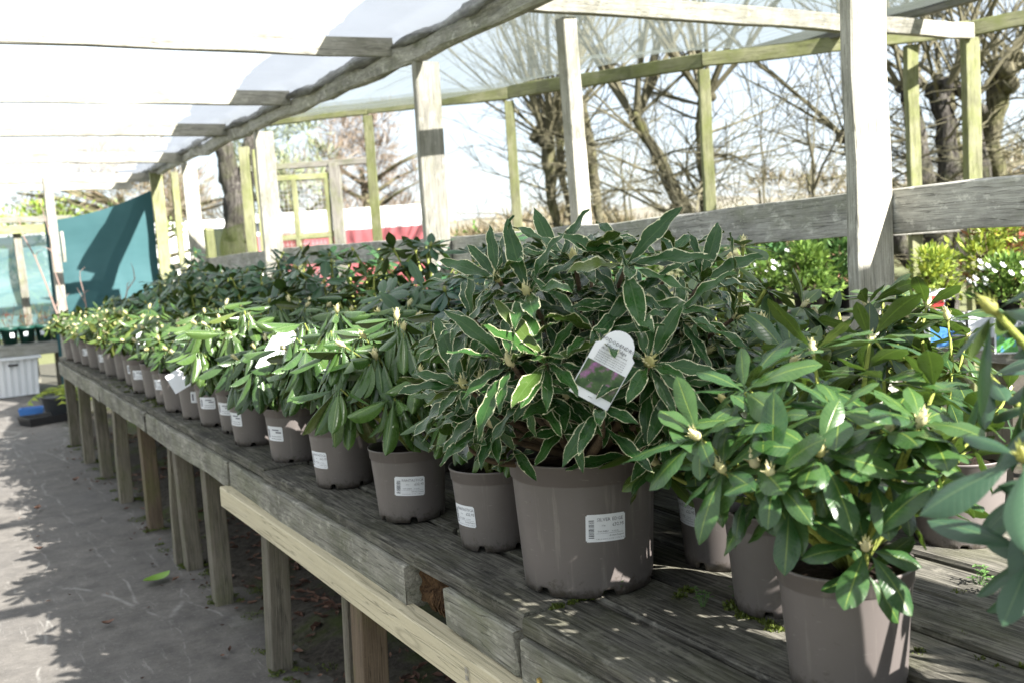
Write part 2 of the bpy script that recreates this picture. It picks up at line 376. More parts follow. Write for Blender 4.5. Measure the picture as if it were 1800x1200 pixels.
# ------------------------------------------------------------------ the setting: ground, path, soil, hills
def grid(name, x0, x1, y0, y1, nx, ny, hf, mat, kind='structure', smooth=True):
    V = [(x0 + (x1 - x0) * i / nx, y0 + (y1 - y0) * j / ny, 0) for j in range(ny + 1) for i in range(nx + 1)]
    V = [(x, y, hf(x, y)) for x, y, _ in V]
    F = [(j * (nx + 1) + i, j * (nx + 1) + i + 1, (j + 1) * (nx + 1) + i + 1, (j + 1) * (nx + 1) + i) for j in range(ny) for i in range(nx)]
    o = link(name, me(name, V, F, mat, smooth)); o['kind'] = kind; return o
def fbm(x, y, s, seed=0.0): return mnoise.fractal(Vector((x * s, y * s, seed)), 1.0, 2.0, 5)

def m_field():
    t = NT('rough_field'); tc = t.n('TexCoord'); v = tc.outputs['Object']
    n = t.noise(v, .35, 6, .7); f = t.noise(v, 9, 5, .7)
    c = t.mix(n, (.12, .135, .06), (.17, .17, .10)); c = t.mix(t.ramp(f, (.4, 0.0), (.7, .5)), c, (.07, .085, .025))
    return t.done(t.bsdf(c, .95, .1))
M['field'] = m_field()
grid('ground', -400, 900, -60, 1500, 40, 60, lambda x, y: -0.12 + (0.004 * max(0, math.hypot(x, y) - 60)), M['field'])
grid('concrete_path', -3.2, 1.25, -3.0, 10.4, 60, 180, lambda x, y: .006 * fbm(x, y, .9) - .03 * max(0, (x - .98) / .3), M['path'])
grid('yard', -6.0, 3.2, 10.0, 16.5, 60, 40, lambda x, y: -.010 + .008 * fbm(x, y, .8, 3.0), M['path'])
def soil_h(x, y):
    k = min(1, max(0, (x - .84) / .34)); k = k * k * (3 - 2 * k)
    return -.022 + .050 * k + .020 * k * fbm(x, y, 1.6, 5.0) + .022 * fbm(x, y, 3.1, 8.5)
grid('soil_bed', .80, 3.1, -2.0, 10.2, 90, 320, soil_h, M['earth'])
grid('gravel_yard', 2.9, 9.0, -2.0, 12.0, 30, 60, lambda x, y: -.02 + .02 * fbm(x, y, .7, 9.0), M['earth'])

def m_hill():
    t = NT('brown_hill_hedgerow'); tc = t.n('TexCoord'); v = tc.outputs['Object']
    n = t.noise(v, .25, 7, .75); c = t.ramp(n, (.3, (.13, .13, .10)), (.52, (.20, .185, .15)), (.7, (.17, .18, .12)))
    return t.done(t.bsdf(c, .95, .1))
M['hill'] = m_hill()
def hills():
    V, F = [], []; rnd = random.Random(5); n = 120; rings = [(90, -.4), (105, 2.2), (130, 4.6), (170, 3.0)]
    for k, (rr, h) in enumerate(rings):
        for i in range(n + 1):
            a = -0.5 + 2.4 * i / n
            hh = h * (1 + .35 * fbm(a * 6, k, 1.0, 2.0)) if k in (1, 2) else h
            V.append((rr * math.sin(a), rr * math.cos(a), hh - .2))
    for k in range(3):
        for i in range(n): F.append((k * (n + 1) + i, k * (n + 1) + i + 1, (k + 1) * (n + 1) + i + 1, (k + 1) * (n + 1) + i))
    o = link('hills', me('hills', V, F, M['hill'], True)); o['kind'] = 'structure'
hills()

# ------------------------------------------------------------------ the staging bench
BZ = 0.70
bench = empty('staging_bench', (0.84, 3.5, 0)); tag(bench, 'long weathered timber staging bench along the concrete path, holding the potted rhododendrons', 'bench')
rb = random.Random(11)
cols = [.838, .985, 1.132, 1.279, 1.426, 1.573, 1.72, 1.867]
joints = [[-1.2, 1.50, 3.05, 4.75, 6.30, 8.35], [-1.2, 2.05, 4.4, 6.6, 8.34], [-1.2, 1.24, 3.6, 5.9, 8.36], [-1.2, 2.6, 5.2, 8.33], [-1.2, 1.02, 3.3, 6.1, 8.36], [-1.2, 2.9, 5.6, 8.35], [-1.2, 1.9, 4.9, 8.36]]
for c in range(7):
    for k in range(len(joints[c]) - 1):
        y0, y1 = joints[c][k] + .003, joints[c][k + 1] - .003
        dz = rb.uniform(-.003, .002) - (.007 if (c == 0 and k == 0) else 0)
        tw = rb.uniform(-.003, .003)
        board('plank', (cols[c] + .0735 + tw, y0, BZ - .0175 + dz), (cols[c] + .0735 - tw, y1, BZ - .0175 + dz + rb.uniform(-.002, .001)), .147 - rb.uniform(.006, .011), .034, M['bench'], bench, rough=.0018, ch=.005)
# old fascia boards under the planks, with the rotted-out gap
for (y0, y1) in [(1.985, 3.44), (3.446, 4.9), (4.906, 6.3), (6.306, 8.3)]:
    board('fascia_board', (.852, y0, .619 if y0 < 3 else .617), (.852, y1, .617), .045, .094, M['fascia'], bench, rough=.002)
board('fascia_board', (.856, 1.515, .623), (.856, 1.80, .622), .040, .082, M['fascia'], bench, rough=.003)
board('fascia_board', (.853, -1.1, .612), (.853, 1.497, .612), .045, .090, M['fascia'], bench, rough=.002)
# rotten core of the damaged fascia
def rotten():
    rnd = random.Random(3); V, F = [], []; ny, nz = 14, 7
    for j in range(nz + 1):
        for i in range(ny + 1):
            y = 1.79 + .20 * i / ny; z = .582 + .082 * j / nz
            e = min(1, abs(i / ny - .5) * 2) ** 2
            V.append((.862 + .022 * (1 - e) * (1 if j > 2 else .35) + rnd.uniform(-.006, .006), y, z))
    for j in range(nz):
        for i in range(ny): F.append((j * (ny + 1) + i, j * (ny + 1) + i + 1, (j + 1) * (ny + 1) + i + 1, (j + 1) * (ny + 1) + i))
    for k in range(9):
        y = rnd.uniform(1.80, 1.95); tube(V, F, [(.858, y, .585), (.846, y - .01, .605), (.852, y - .02, .632)], [.004, .003, .001], 4)
    V = [(x - bench.location.x, y - bench.location.y, z) for x, y, z in V]
    o = link('rotten_core', me('rotten_core', V, F, m_soil('rotten_wood', (.022, .012, .007), (.17, .10, .05), sc=70)), bench)
    o['label'] = 'rotted dark brown crumbling gap in the front board'
rotten()
b_new = board('support_beam', (.826, -1.1, .536), (.826, 3.46, .548), .047, .068, M['new'], bench, rough=.0006, ch=.003)
V_, F_ = [], []
def mk_(y0, z0, y1, z1):
    b = len(V_); V_.extend([(-.0015, y0, z0), (-.0015, y1, z0), (-.0015, y1, z1), (-.0015, y0, z1)]); F_.append((b, b + 1, b + 2, b + 3))
for (a_, b_, c_, d_) in [(0, .008, -.004, .020), (-.006, .008, -.010, .020), (0, -.006, -.010, .004), (-.013, -.020, -.015, .018), (-.004, -.022, -.008, -.014), (-.010, -.024, -.018, -.020)]: mk_(a_, b_, c_, d_)
st_ = link('grade_stamp', me('grade_stamp', V_, F_, flat('faded_stamp_ink', (.30, .28, .24), .8)), b_new, b_new.matrix_basis.inverted() @ Matrix.Translation((.8015 - .84, 1.66 - 3.5, .540)))
b_new['label'] = 'pale new softwood beam under the front edge'
board('cross_bearer', (1.86, -1.0, .617), (1.86, 8.3, .617), .045, .094, M['leg'], bench)
for y in [0.4, 2.4, 3.2, 4.05, 5.4, 6.2, 7.0, 8.3]:
    board('cross_bearer', (.88, y + .06, .617), (1.83, y + .06, .617), .045, .092, M['leg'], bench)
legs = [(8.40, .074, 'leg'), (7.62, .074, 'leg'), (6.95, .074, 'leg'), (6.16, .078, 'leg'), (5.36, .076, 'brown_leg'), (4.66, .045, 'leg'), (4.55, .074, 'leg'), (4.02, .074, 'leg'), (3.20, .074, 'leg'), (2.50, .035, 'leg'), (2.41, .074, 'brown_leg'), (0.9, .074, 'leg'), (-.4, .074, 'leg')]
for y, wd, mt in legs:
    zt = .512 if y < 3.4 else .570
    board('leg', (.905 + rb.uniform(-.02, .01), y + rb.uniform(-.03, .03), -.03), (.905, y, zt), .070, wd, M[mt], bench, up=(0, 1, 0), rough=.0015)
for y in [-.4, .9, 2.45, 4.1, 5.4, 6.9, 8.3]:
    board('leg', (1.86, y, -.03), (1.86, y, .569), .075, .075, M['leg'], bench, up=(0, 1, 0))
def screw(y, z):
    V = [(0, 0, 0)]; F = []
    V = [(-.003, .0055 * math.cos(a), .0055 * math.sin(a)) for a in [2 * math.pi * k / 12 for k in range(12)]] + [(0.004, .006 * math.cos(a), .006 * math.sin(a)) for a in [2 * math.pi * k / 12 for k in range(12)]]
    V += [(-.0015, .0022 * math.cos(a), .0022 * math.sin(a)) for a in [2 * math.pi * k / 12 for k in range(12)]]
    for k in range(12):
        k2 = (k + 1) % 12
        F.append((k, k2, 12 + k2, 12 + k)); F.append((24 + k, 24 + k2, k2, k))
    F.append(tuple(range(24, 36)))
    o = link('screw', me('screw', V, F, M['brass']), bench); o.location = (.829 - bench.location.x, y - bench.location.y, z)
screw(1.435, .603)

# ------------------------------------------------------------------ canopy frame over the path
canopy = empty('canopy_frame', (2.27, 3.5, 0)); tag(canopy, 'grey timber canopy frame of posts, long beam and roof joists over path and bench', 'canopy frame')
PX = 2.27
for (y, wx) in [(-.78, .14), (1.95, .14), (4.67, .135), (7.43, .138), (9.75, .135)]:
    board('post', (PX, y, -.05), (PX + random.Random(int(y * 10)).uniform(-.012, .012), y + .01, 2.245), wx, .042, M['post'], canopy, up=(0, 1, 0), rough=.0015)
# long beam: two uneven rounded timbers with bits of film wrapped round
ym = [-2.0, .6, 3.3, 5.9, 8.5, 11.9]
for i in range(5):
    board('main_beam', (2.235, ym[i], 2.305), (2.235, ym[i + 1] - .004, 2.30 + .004 * (i % 2)), .055, .10, M['rail'], canopy, rough=.006, ch=.012)
JY = [-1.5, .1, 1.7, 3.30, 4.88, 6.55, 8.15, 9.79, 11.34, 12.36]
for i, y in enumerate(JY):
    board('joist', (-3.0, y - .04 + .02 * (i % 3), 2.352), (2.20, y, 2.352 if y < 9 else 2.30 - (.05 if y > 11 else 0)), .042, .092, M['post'], canopy, rough=.003)
rails = [((2.365, -1.0, 1.37), (2.365, 1.99, 1.352)), ((2.366, 2.0, 1.352), (2.366, 3.30, 1.318)), ((2.365, 3.306, 1.318), (2.365, 5.05, 1.318)), ((2.366, 5.056, 1.318), (2.366, 7.46, 1.332)), ((2.365, 7.466, 1.332), (2.365, 9.8, 1.30))]
for a, b in rails:
    board('rail', a, b, .035, .125, M['rail'], canopy, rough=.0025)
# outer posts of the covered walk (beside the path, beyond the left edge of the view)
for y in (-1.5, 3.3, 8.15):
    board('post', (-2.9, y, -.05), (-2.9, y + .05, 2.30), .10, .045, M['post'], canopy, up=(0, 1, 0))
lp = board('post', (1.205, 11.08, -.05), (1.185, 11.05, 2.25), .085, .085, M['post'], canopy, up=(0, 1, 0)); 
board('bracket', (1.262, 11.04, 1.42), (1.262, 11.04, 1.72), .03, .07, M['post'], canopy, up=(0, 1, 0))
for (x, y, wx) in [(2.22, 11.0, .12), (2.40, 11.0, .07), (2.78, 11.3, .09)]:
    board('post', (x, y, -.05), (x - .01, y, 2.27 if x < 2.7 else 1.7), wx, .045, M['mossy'], canopy, up=(0, 1, 0))

# roof film over the path: sagging translucent sheet, wrapped down over the beam
def film():
    nx, ny = 60, 150; V, F = [], []; x0, x1, y0, y1 = -3.1, 2.225, -2.2, 12.6
    for j in range(ny + 1):
        y = y0 + (y1 - y0) * j / ny
        bay = 0
        for a, b in zip(JY[:-1], JY[1:]):
            if a <= y <= b: bay = math.sin(math.pi * (y - a) / (b - a))
        for i in range(nx + 1):
            x = x0 + (x1 - x0) * i / nx
            z = 2.412 - .045 * bay + .010 * fbm(x, y, 1.1, 4.0)
            if y > 9: z -= .05 * (y - 9) / 2
            if x > 1.9: z -= .06 * ((x - 1.9) / .325) ** 2 * bay
            V.append((x, y, z))
    for j in range(ny):
        for i in range(nx): F.append((j * (nx + 1) + i, j * (nx + 1) + i + 1, (j + 1) * (nx + 1) + i + 1, (j + 1) * (nx + 1) + i))
    o = link('roof_film', me('roof_film', V, F, M['film'], True)); tag(o, 'sunlit white translucent sheeting sagging over the roof joists above the path', 'roof sheeting')
film()
def shade_strip():  # added opaque strip in place of the shadow band; also blocks sun below
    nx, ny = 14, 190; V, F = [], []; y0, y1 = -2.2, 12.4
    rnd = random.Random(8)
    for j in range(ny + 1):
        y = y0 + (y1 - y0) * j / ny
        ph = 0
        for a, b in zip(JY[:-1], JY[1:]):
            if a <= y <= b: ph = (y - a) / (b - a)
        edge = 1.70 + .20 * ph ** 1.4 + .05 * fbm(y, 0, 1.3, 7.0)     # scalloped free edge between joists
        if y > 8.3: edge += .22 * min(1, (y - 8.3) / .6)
        if y < .9: edge += (-.40 if y > -.45 else .36) * min(1, (.9 - y) / .5)     # unseen end: widened to shade the cream-edged plant, then narrowed for sun
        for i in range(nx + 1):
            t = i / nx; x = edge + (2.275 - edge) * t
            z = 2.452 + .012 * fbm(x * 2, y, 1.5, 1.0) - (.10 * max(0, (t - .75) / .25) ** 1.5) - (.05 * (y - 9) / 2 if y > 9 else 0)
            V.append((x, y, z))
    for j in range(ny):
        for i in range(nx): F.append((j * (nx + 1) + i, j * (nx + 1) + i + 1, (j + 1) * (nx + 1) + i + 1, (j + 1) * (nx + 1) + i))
    o = link('added_shade_strip', me('added_shade_strip', V, F, M['shade_film'], True)); tag(o, 'added grey strip of sheeting in place of the shadow band along the long roof beam', 'roof sheeting')
shade_strip()
def rolled():
    """crumpled roll of film and net tied along the beam"""
    V, F = [], []; rnd = random.Random(21); pts, rad = [], []
    n = 260
    for i in range(n + 1):
        y = -2.1 + 14.0 * i / n
        k = fbm(y, 3, 2.4, 1.0); tie = 1 - .45 * max(0, 1 - min(abs(y - q) for q in JY) / .12)
        pts.append((2.195 + .020 * fbm(y, 9, 1.2, 2.0), y, 2.352 + .014 * k - (.03 * (y - 9) / 2 if y > 9 else 0))); rad.append((.024 + .016 * fbm(y, 1, 3.3, 6.0)) * tie)
    tube(V, F, pts, rad, 9, True, .18, rnd)
    t = NT('crumpled_grey_film'); tc = t.n('TexCoord'); nn = t.noise(t.mapping(tc.outputs['Object'], (14, 4, 14)), 1.5, 5, .7)
    c = t.ramp(nn, (.34, (.045, .043, .038)), (.52, (.16, .157, .148)), (.72, (.36, .37, .37)))
    o = link('rolled_sheeting', me('rolled_sheeting', V, F, t.done(t.bsdf(c, .6, .4, t.bump(nn, .8, .02))), True)); tag(o, 'crumpled grey rolled edge of sheeting tied along the long roof beam', 'roof sheeting')
rolled()

# right-hand frame and its netting
walk = empty('boundary_frame', (5.0, 5.0, 0)); tag(walk, 'mossy yellow-green timber boundary frame of posts and beams behind the second bench', 'timber frame')
FP = [(3.34, 8.00, 2.47), (4.13, 7.03, 2.45), (4.83, 5.55, 2.45), (5.80, 4.62, 2.47), (6.02, 4.34, 2.47)]
for (x, y, z), wd in zip(FP, (.075, .075, .075, .075, .09)):
    board('post', (x + .01, y, -.1), (x, y, z - .03), wd, wd, M['mossy'], walk, up=(.5, .86, 0))
bp = [(2.36, 8.9, 2.47), (3.34, 8.0, 2.50), (4.13, 7.03, 2.49), (4.83, 5.55, 2.49), (6.02, 4.34, 2.50), (7.6, 2.0, 2.62)]
for i in range(5):
    a, b = Vector(bp[i]), Vector(bp[i + 1]); d = (b - a).normalized() * .003
    board('beam', a + d, b - d, .05, .095, M['mossy'], walk, rough=.003)
cb = board('cross_beam', (2.30, 3.98, 2.395), (5.99, 4.31, 2.475), .05, .095, M['post'], walk, rough=.002)
board('cross_beam', (2.30, .4, 2.40), (7.0, .7, 2.50), .05, .095, M['post'], walk, rough=.002)
board('ridge_beam', (5.42, 5.75, 2.575), (5.46, -1.5, 2.60), .05, .095, M['dark_beam'], walk, rough=.003)
cp = board('post', (2.76, 4.06, -.05), (2.72, 4.06, 2.345), .075, .075, M['post'], walk, up=(0, 1, 0))
fr = [(4.71, 5.36, 1.30), (5.41, 4.84, 1.262), (5.80, 4.56, 1.254), (6.05, 4.27, 1.26), (6.9, 3.0, 1.28)]
for i in range(4):
    board('rail', fr[i], fr[i + 1], .03, .11, M['rail'] if i else M['post'], walk, rough=.002)
def net():
    far = [(-1.5, 5.42), (5.3, 5.42), (5.55, 4.83), (7.03, 4.13), (8.0, 3.34), (8.8, 2.5)]
    def xf(y):
        for (a, xa), (b, xb) in zip(far[:-1], far[1:]):
            if a <= y <= b: return xa + (xb - xa) * (y - a) / (b - a)
        return 2.5
    nx, ny = 50, 110; V, F = [], []
    for j in range(ny + 1):
        y = 3.3 + 5.5 * j / ny
        for i in range(nx + 1):
            t = i / nx; x = 2.26 + (xf(y) - 2.26) * t
            sag = -.07 * math.sin(math.pi * t) * (1 + .5 * math.sin(y * 2.1)) - .018 * math.sin(t * 19 + y * 3.0) * math.sin(math.pi * t)
            if abs(y - 4.15) < 1.2: sag *= min(1, abs(y - 4.15) / 1.2)
            V.append((x, y, 2.40 + .16 * t + sag + .012 * fbm(x, y, 2.0, 3.0) + .015))
    for j in range(ny):
        for i in range(nx): F.append((j * (nx + 1) + i, j * (nx + 1) + i + 1, (j + 1) * (nx + 1) + i + 1, (j + 1) * (nx + 1) + i))
    o = link('roof_netting', me('roof_netting', V, F, M['net'], True)); tag(o, 'see-through greenish roof netting between the long beam and the mossy posts', 'netting')
net()

# timber gate with wire mesh, at the far end
gate = empty('garden_gate', (3.2, 9.3, 0)); tag(gate, 'mossy timber gate with wire mesh panels in a post frame', 'gate')
GA, GB = Vector((2.74, 9.52, 0)), Vector((3.68, 8.98, 0)); gd = (GB - GA).normalized()
def gpt(s, z): p = GA + gd * s; return (p.x, p.y, z)
GL = (GB - GA).length
for s, z, wd, mt in [(-.02, 2.36, .09, 'mossy'), (.10, 2.33, .07, 'mossy'), (.80, 2.16, .10, 'dark_beam')]:
    board('gate_post', gpt(s, -.05), gpt(s, z), wd, .075, M[mt], gate, up=(gd.y, -gd.x, 0))
board('top_rail', gpt(.035, 2.155), gpt(GL + .02, 2.165), .05, .055, M['dark_beam'], gate)
G0, G1 = .17, .72
for s in (G0, (G0 + G1) / 2 - .03, G1):
    board('gate_stile', gpt(s, .15), gpt(s, 2.03), .045, .04, M['mossy'], gate, up=(gd.y, -gd.x, 0))
for z in (2.05, 1.50, .95, .2):
    board('gate_rail', gpt(G0 - .03, z), gpt(G1 + .03, z), .035, .05, M['mossy'], gate)
V, F = [], []
for k in range(14):
    s = G0 + (G1 - G0) * (k + .5) / 14
    a = Vector(gpt(s, .2)) - gate.location; b = Vector(gpt(s, 2.03)) - gate.location; tube(V, F, [a, b], [.0016] * 2, 4, False)
for k in range(44):
    z = .22 + 1.8 * k / 43
    tube(V, F, [Vector(gpt(G0, z)) - gate.location, Vector(gpt(G1, z)) - gate.location], [.0016] * 2, 4, False)
o = link('wire_mesh', me('wire_mesh', V, F, flat('galvanised_wire', (.35, .36, .36), .4, .5)), gate); o['kind'] = 'stuff'

# shade cloth screens
def sheet(name, a, b, zt0, zt1, zb, mat, label, cat, wave=.02, seed=1.0):
    nx, nz = 30, 24; V, F = [], []; a, b = Vector(a), Vector(b); d = (b - a); nrm = Vector((d.y, -d.x)).normalized()
    for j in range(nz + 1):
        for i in range(nx + 1):
            s = i / nx; zt = zt0 + (zt1 - zt0) * s - .05 * math.sin(math.pi * s); z = zb + (zt - zb) * j / nz
            w_ = wave * fbm(s * 3, z * 1.5, 1.0, seed) + wave * .6 * math.sin(z * 7 + s * 2)
            V.append((a.x + d.x * s + nrm.x * w_, a.y + d.y * s + nrm.y * w_, z))
    for j in range(nz):
        for i in range(nx): F.append((j * (nx + 1) + i, j * (nx + 1) + i + 1, (j + 1) * (nx + 1) + i + 1, (j + 1) * (nx + 1) + i))
    o = link(name, me(name, V, F, mat, True)); tag(o, label, cat); return o
sheet('shade_cloth', (1.13, 11.16), (2.17, 11.12), 1.83, 2.10, .12, M['teal'], 'opaque teal shade cloth hung across the far end of the bench', 'shade cloth')
sheet('plastic_sheet', (-3.0, 14.1), (1.62, 14.0), 1.84, 1.80, .55, M['teal_clear'], 'pale teal translucent sheet behind the far shelf of dark green pots', 'plastic sheet', seed=4.0, wave=.05)
sheet('wind_netting', (2.5, 11.0), (2.95, 10.6), 1.70, 1.70, .5, M['green_net'], 'olive green wind netting between the mossy posts beside the gate', 'netting', seed=6.0)
sheet('wind_netting', (3.05, 10.0), (3.30, 9.75), 1.72, 1.70, .5, M['green_net'], 'olive green wind netting in front of the dark ridged tree trunk', 'netting', seed=7.0)

# ------------------------------------------------------------------ far shelf with dark green pots, white box, fern in tub
shelf = empty('far_shelf', (.2, 12.9, 0)); tag(shelf, 'low timber shelf holding dark green pots in front of the pale teal sheet', 'shelf')
board('shelf_board', (-3.0, 12.72, .545), (1.42, 12.68, .525), .22, .035, M['post'], shelf)
board('shelf_board', (-3.0, 12.96, .545), (1.42, 12.92, .525), .22, .035, M['post'], shelf)
board('fascia_board', (-3.0, 12.60, .50), (1.40, 12.56, .478), .035, .10, M['post'], shelf)
for x in (-2.6, -1.2, .3, 1.30):
    board('leg', (x, 12.8, -.03), (x, 12.8, .52), .09, .09, M['leg'], shelf, up=(0, 1, 0))
tl_ = empty('sheet_frame', (.2, 14.0, 0)); tag(tl_, 'brown timber posts and mossy top beam carrying the pale teal sheet', 'timber frame')
for x in (-1.6, .2, 1.08, 1.58):
    board('post', (x + .05, 13.9, -.05), (x, 13.9, 1.92), .09, .07, M['dark_beam'], tl_, up=(0, 1, 0))
board('beam', (-3.0, 13.86, 1.90), (1.72, 13.82, 1.86), .06, .10, M['mossy'], tl_)
board('beam', (-3.0, 13.9, 2.02), (1.72, 13.9, 1.98), .05, .07, M['dark_beam'], tl_)

def lathe(prof, n, mat, smooth=True):
    V, F = [], []
    for (r, z) in prof:
        for k in range(n): a = 2 * math.pi * k / n; V.append((r * math.cos(a), r * math.sin(a), z))
    for i in range(len(prof) - 1):
        for k in range(n):
            k2 = (k + 1) % n; F.append((i * n + k, i * n + k2, (i + 1) * n + k2, (i + 1) * n + k))
    return V, F

def leafcloud(V, F, rnd, centre, rad, n, ls, up=.3, wl=.42, shell=.35, droop=0.0):
    """small folded leaves spread through an ellipsoid, for far shrubs"""
    for _ in range(n):
        d = Vector((rnd.gauss(0, 1), rnd.gauss(0, 1), rnd.gauss(0, 1))).normalized(); r = (shell + (1 - shell) * rnd.random()) * (1 + .3 * fbm(d.x * 2, d.y * 2, 1.0, d.z + centre[0] * 3))
        p = Vector(centre) + Vector((d.x * rad[0], d.y * rad[1], d.z * rad[2])) * r
        x = (d + Vector((rnd.uniform(-.7, .7), rnd.uniform(-.7, .7), rnd.uniform(-.5, .8) + up))).normalized()
        x.z -= droop; x.normalize()
        y = x.cross(Vector((rnd.uniform(-.6, .6), rnd.uniform(-.6, .6), 1))); 
        if y.length < .01: continue
        y.normalize(); z = x.cross(y); L = ls * rnd.uniform(.6, 1.25); W = L * wl * .5; b = len(V)
        for q in (p, p + x * L * .5 + y * W - z * W * .3, p + x * L - z * L * .1, p + x * L * .5 - y * W - z * W * .3): V.append(tuple(q))
        F.append((b, b + 1, b + 2)); F.append((b, b + 2, b + 3))

gp_m = [None]
def green_pot(i, x, y):
    rnd = random.Random(100 + i); root = empty('bare_rose_pot', (x, y, .56))
    if gp_m[0] is None:
        V, F = lathe([(.0, .004), (.072, .0), (.088, .15), (.093, .15), (.094, .185), (.088, .185), (.085, .16), (0, .158)], 16, None)
        gp_m[0] = me('pot', V, F, M['green_plastic'], True)
    link('pot', gp_m[0], root)
    V, F = [], []
    for k in range(5):
        a = rnd.uniform(0, 6.28); h = rnd.uniform(.12, .32); tube(V, F, [(.02 * math.cos(a), .02 * math.sin(a), .15), (.06 * math.cos(a), .06 * math.sin(a), .15 + h * .6), (.09 * math.cos(a + .3), .09 * math.sin(a + .3), .15 + h)], [.004, .003, .0015], 4)
    link('stem', me('stem', V, F, M['stem_brown']), root)
    V, F = [], []; leafcloud(V, F, rnd, (0, 0, .25), (.09, .09, .09), 50, .035)
    link('foliage', me('foliage', V, F, [simple_leaf('rose_shoot_%d' % i, (.20, .05, .04), (.12, .14, .04))]), root)['kind'] = 'stuff'
    a = link('label', me('label', [(-.02, 0, 0), (.02, 0, 0), (.02, .004, .05), (-.02, .004, .05), (-.02, .004, 0), (.02, .004, 0), (.02, .008, .05), (-.02, .008, .05)], [(0, 1, 2, 3), (7, 6, 5, 4), (0, 3, 7, 4), (1, 5, 6, 2), (3, 2, 6, 7)], M['card']), root); a.location = (rnd.uniform(-.03, .03), -.097, .075)
    return root
names = ['leftmost', 'second from the left', 'third from the left', 'fourth from the left', 'fifth from the left', 'rightmost']
for i in range(6):
    o = green_pot(i, .63 + .175 * i - (.02 if i > 3 else 0), 12.70)
    tag(o, 'dark green pot with bare reddish shoots, %s on the far shelf' % names[i], 'potted plant', 'green pots on the far shelf')

def white_box():
    root = empty('storage_box', (.52, 12.75, 0)); tag(root, 'white ribbed plastic storage box on the yard under the far shelf', 'box')
    V, F = [], []; n = 14; w_, h_ = 1.0, .40
    for s, yy in ((0, -.30), (1, .16)):
        for i in range(n * 2 + 1):
            x = -w_ / 2 + w_ * i / (n * 2); dd = .010 if i % 2 else -.002
            for z in (0, h_): V.append((x * (1.0 if z else .97), yy + (dd if s == 0 else -dd), z))
    m_ = (n * 2 + 1) * 2
    for i in range(n * 2):
        F.append((2 * i, 2 * i + 2, 2 * i + 3, 2 * i + 1)); F.append((m_ + 2 * i + 1, m_ + 2 * i + 3, m_ + 2 * i + 2, m_ + 2 * i))
    F.append((0, 1, m_ + 1, m_)); e = m_ - 2; F.append((e, m_ + e, m_ + e + 1, e + 1)); F.append(tuple([m_, m_ + e, e, 0]))
    link('body', me('body', V, F, M['white_plastic']), root)
    board('lid', (-.54 + .52, -.07 + 12.75, .412), (.54 + .52, -.07 + 12.75, .412), .52, .03, M['white_plastic'], root, rough=.001)
    for x in (-.28, .25):
        board('handle', (x - .05 + .52, 12.432, .345), (x + .05 + .52, 12.432, .345), .012, .022, M['black_plastic'], root, rough=.0)
    root.rotation_euler.z = R_(4)
white_box()

def fern_tub():
    root = empty('fern_tub', (1.03, 10.25, 0)); tag(root, 'yellow-green fern in a grey plastic tub on the ground by the end bench leg', 'potted plant')
    V, F = lathe([(0, .002), (.15, 0), (.18, .19), (.19, .19), (.19, .215), (.175, .215), (.165, .18), (0, .178)], 20, None)
    link('tub', me('tub', V, F, flat('grey_tub', (.12, .13, .14), .5, .4), True), root)
    rnd = random.Random(4); V, F = [], []
    for k in range(20):
        a = rnd.uniform(0, 6.28); L = rnd.uniform(.25, .42); pts = []
        for i in range(9):
            s = i / 8; pts.append(Vector((math.cos(a) * L * s, math.sin(a) * L * s, .18 + L * (.95 * s - .95 * s * s))))
        tube(V, F, pts, [.003 * (1 - .8 * i / 8) for i in range(9)], 4)
        for i in range(1, 9):
            sd = Vector((-math.sin(a), math.cos(a), -.2)); ln = .07 * math.sin(math.pi * (i / 9.5)) + .012
            for sg in (-1, 1):
                b = len(V); p = pts[i]; q = p + Vector((sd.x * sg, sd.y * sg, -.25)) * ln; fw = (pts[i] - pts[i - 1]).normalized() * .014
                V.extend([tuple(p - fw), tuple(p + fw), tuple(q + fw)]); F.append((b, b + 1, b + 2))
    link('foliage', me('foliage', V, F, simple_leaf('fern_frond', (.30, .34, .03), (.20, .30, .03), .3)), root)['kind'] = 'stuff'
fern_tub()
def tray(name, x, y, mat, label, s=(.42, .28, .07), rz=0.0):
    V, F = [], []; a, b, h = s[0] / 2, s[1] / 2, s[2]; t = .012
    ring = lambda a, b, z: [(-a, -b, z), (a, -b, z), (a, b, z), (-a, b, z)]
    V = ring(a * .92, b * .92, 0) + ring(a, b, h) + ring(a - t, b - t, h) + ring(a * .9 - t, b * .9 - t, .012)
    for k in range(3):
        for i in range(4): F.append((k * 4 + i, k * 4 + (i + 1) % 4, k * 4 + 4 + (i + 1) % 4, k * 4 + 4 + i))
    F.append((3, 2, 1, 0)); F.append((12, 13, 14, 15))
    o = link(name, me(name, V, F, mat)); o.location = (x, y, .0); o.rotation_euler.z = rz; tag(o, label, 'tray')
tray('seed_tray', .86, 10.0, M['black_plastic'], 'black plastic seed tray lying on the ground beside the fern tub', rz=.3)
tray('seed_tray', .80, 10.75, flat('blue_plastic', (.05, .16, .42), .4), 'small blue plastic tray behind the fern tub', rz=-.2, s=(.22, .16, .06))

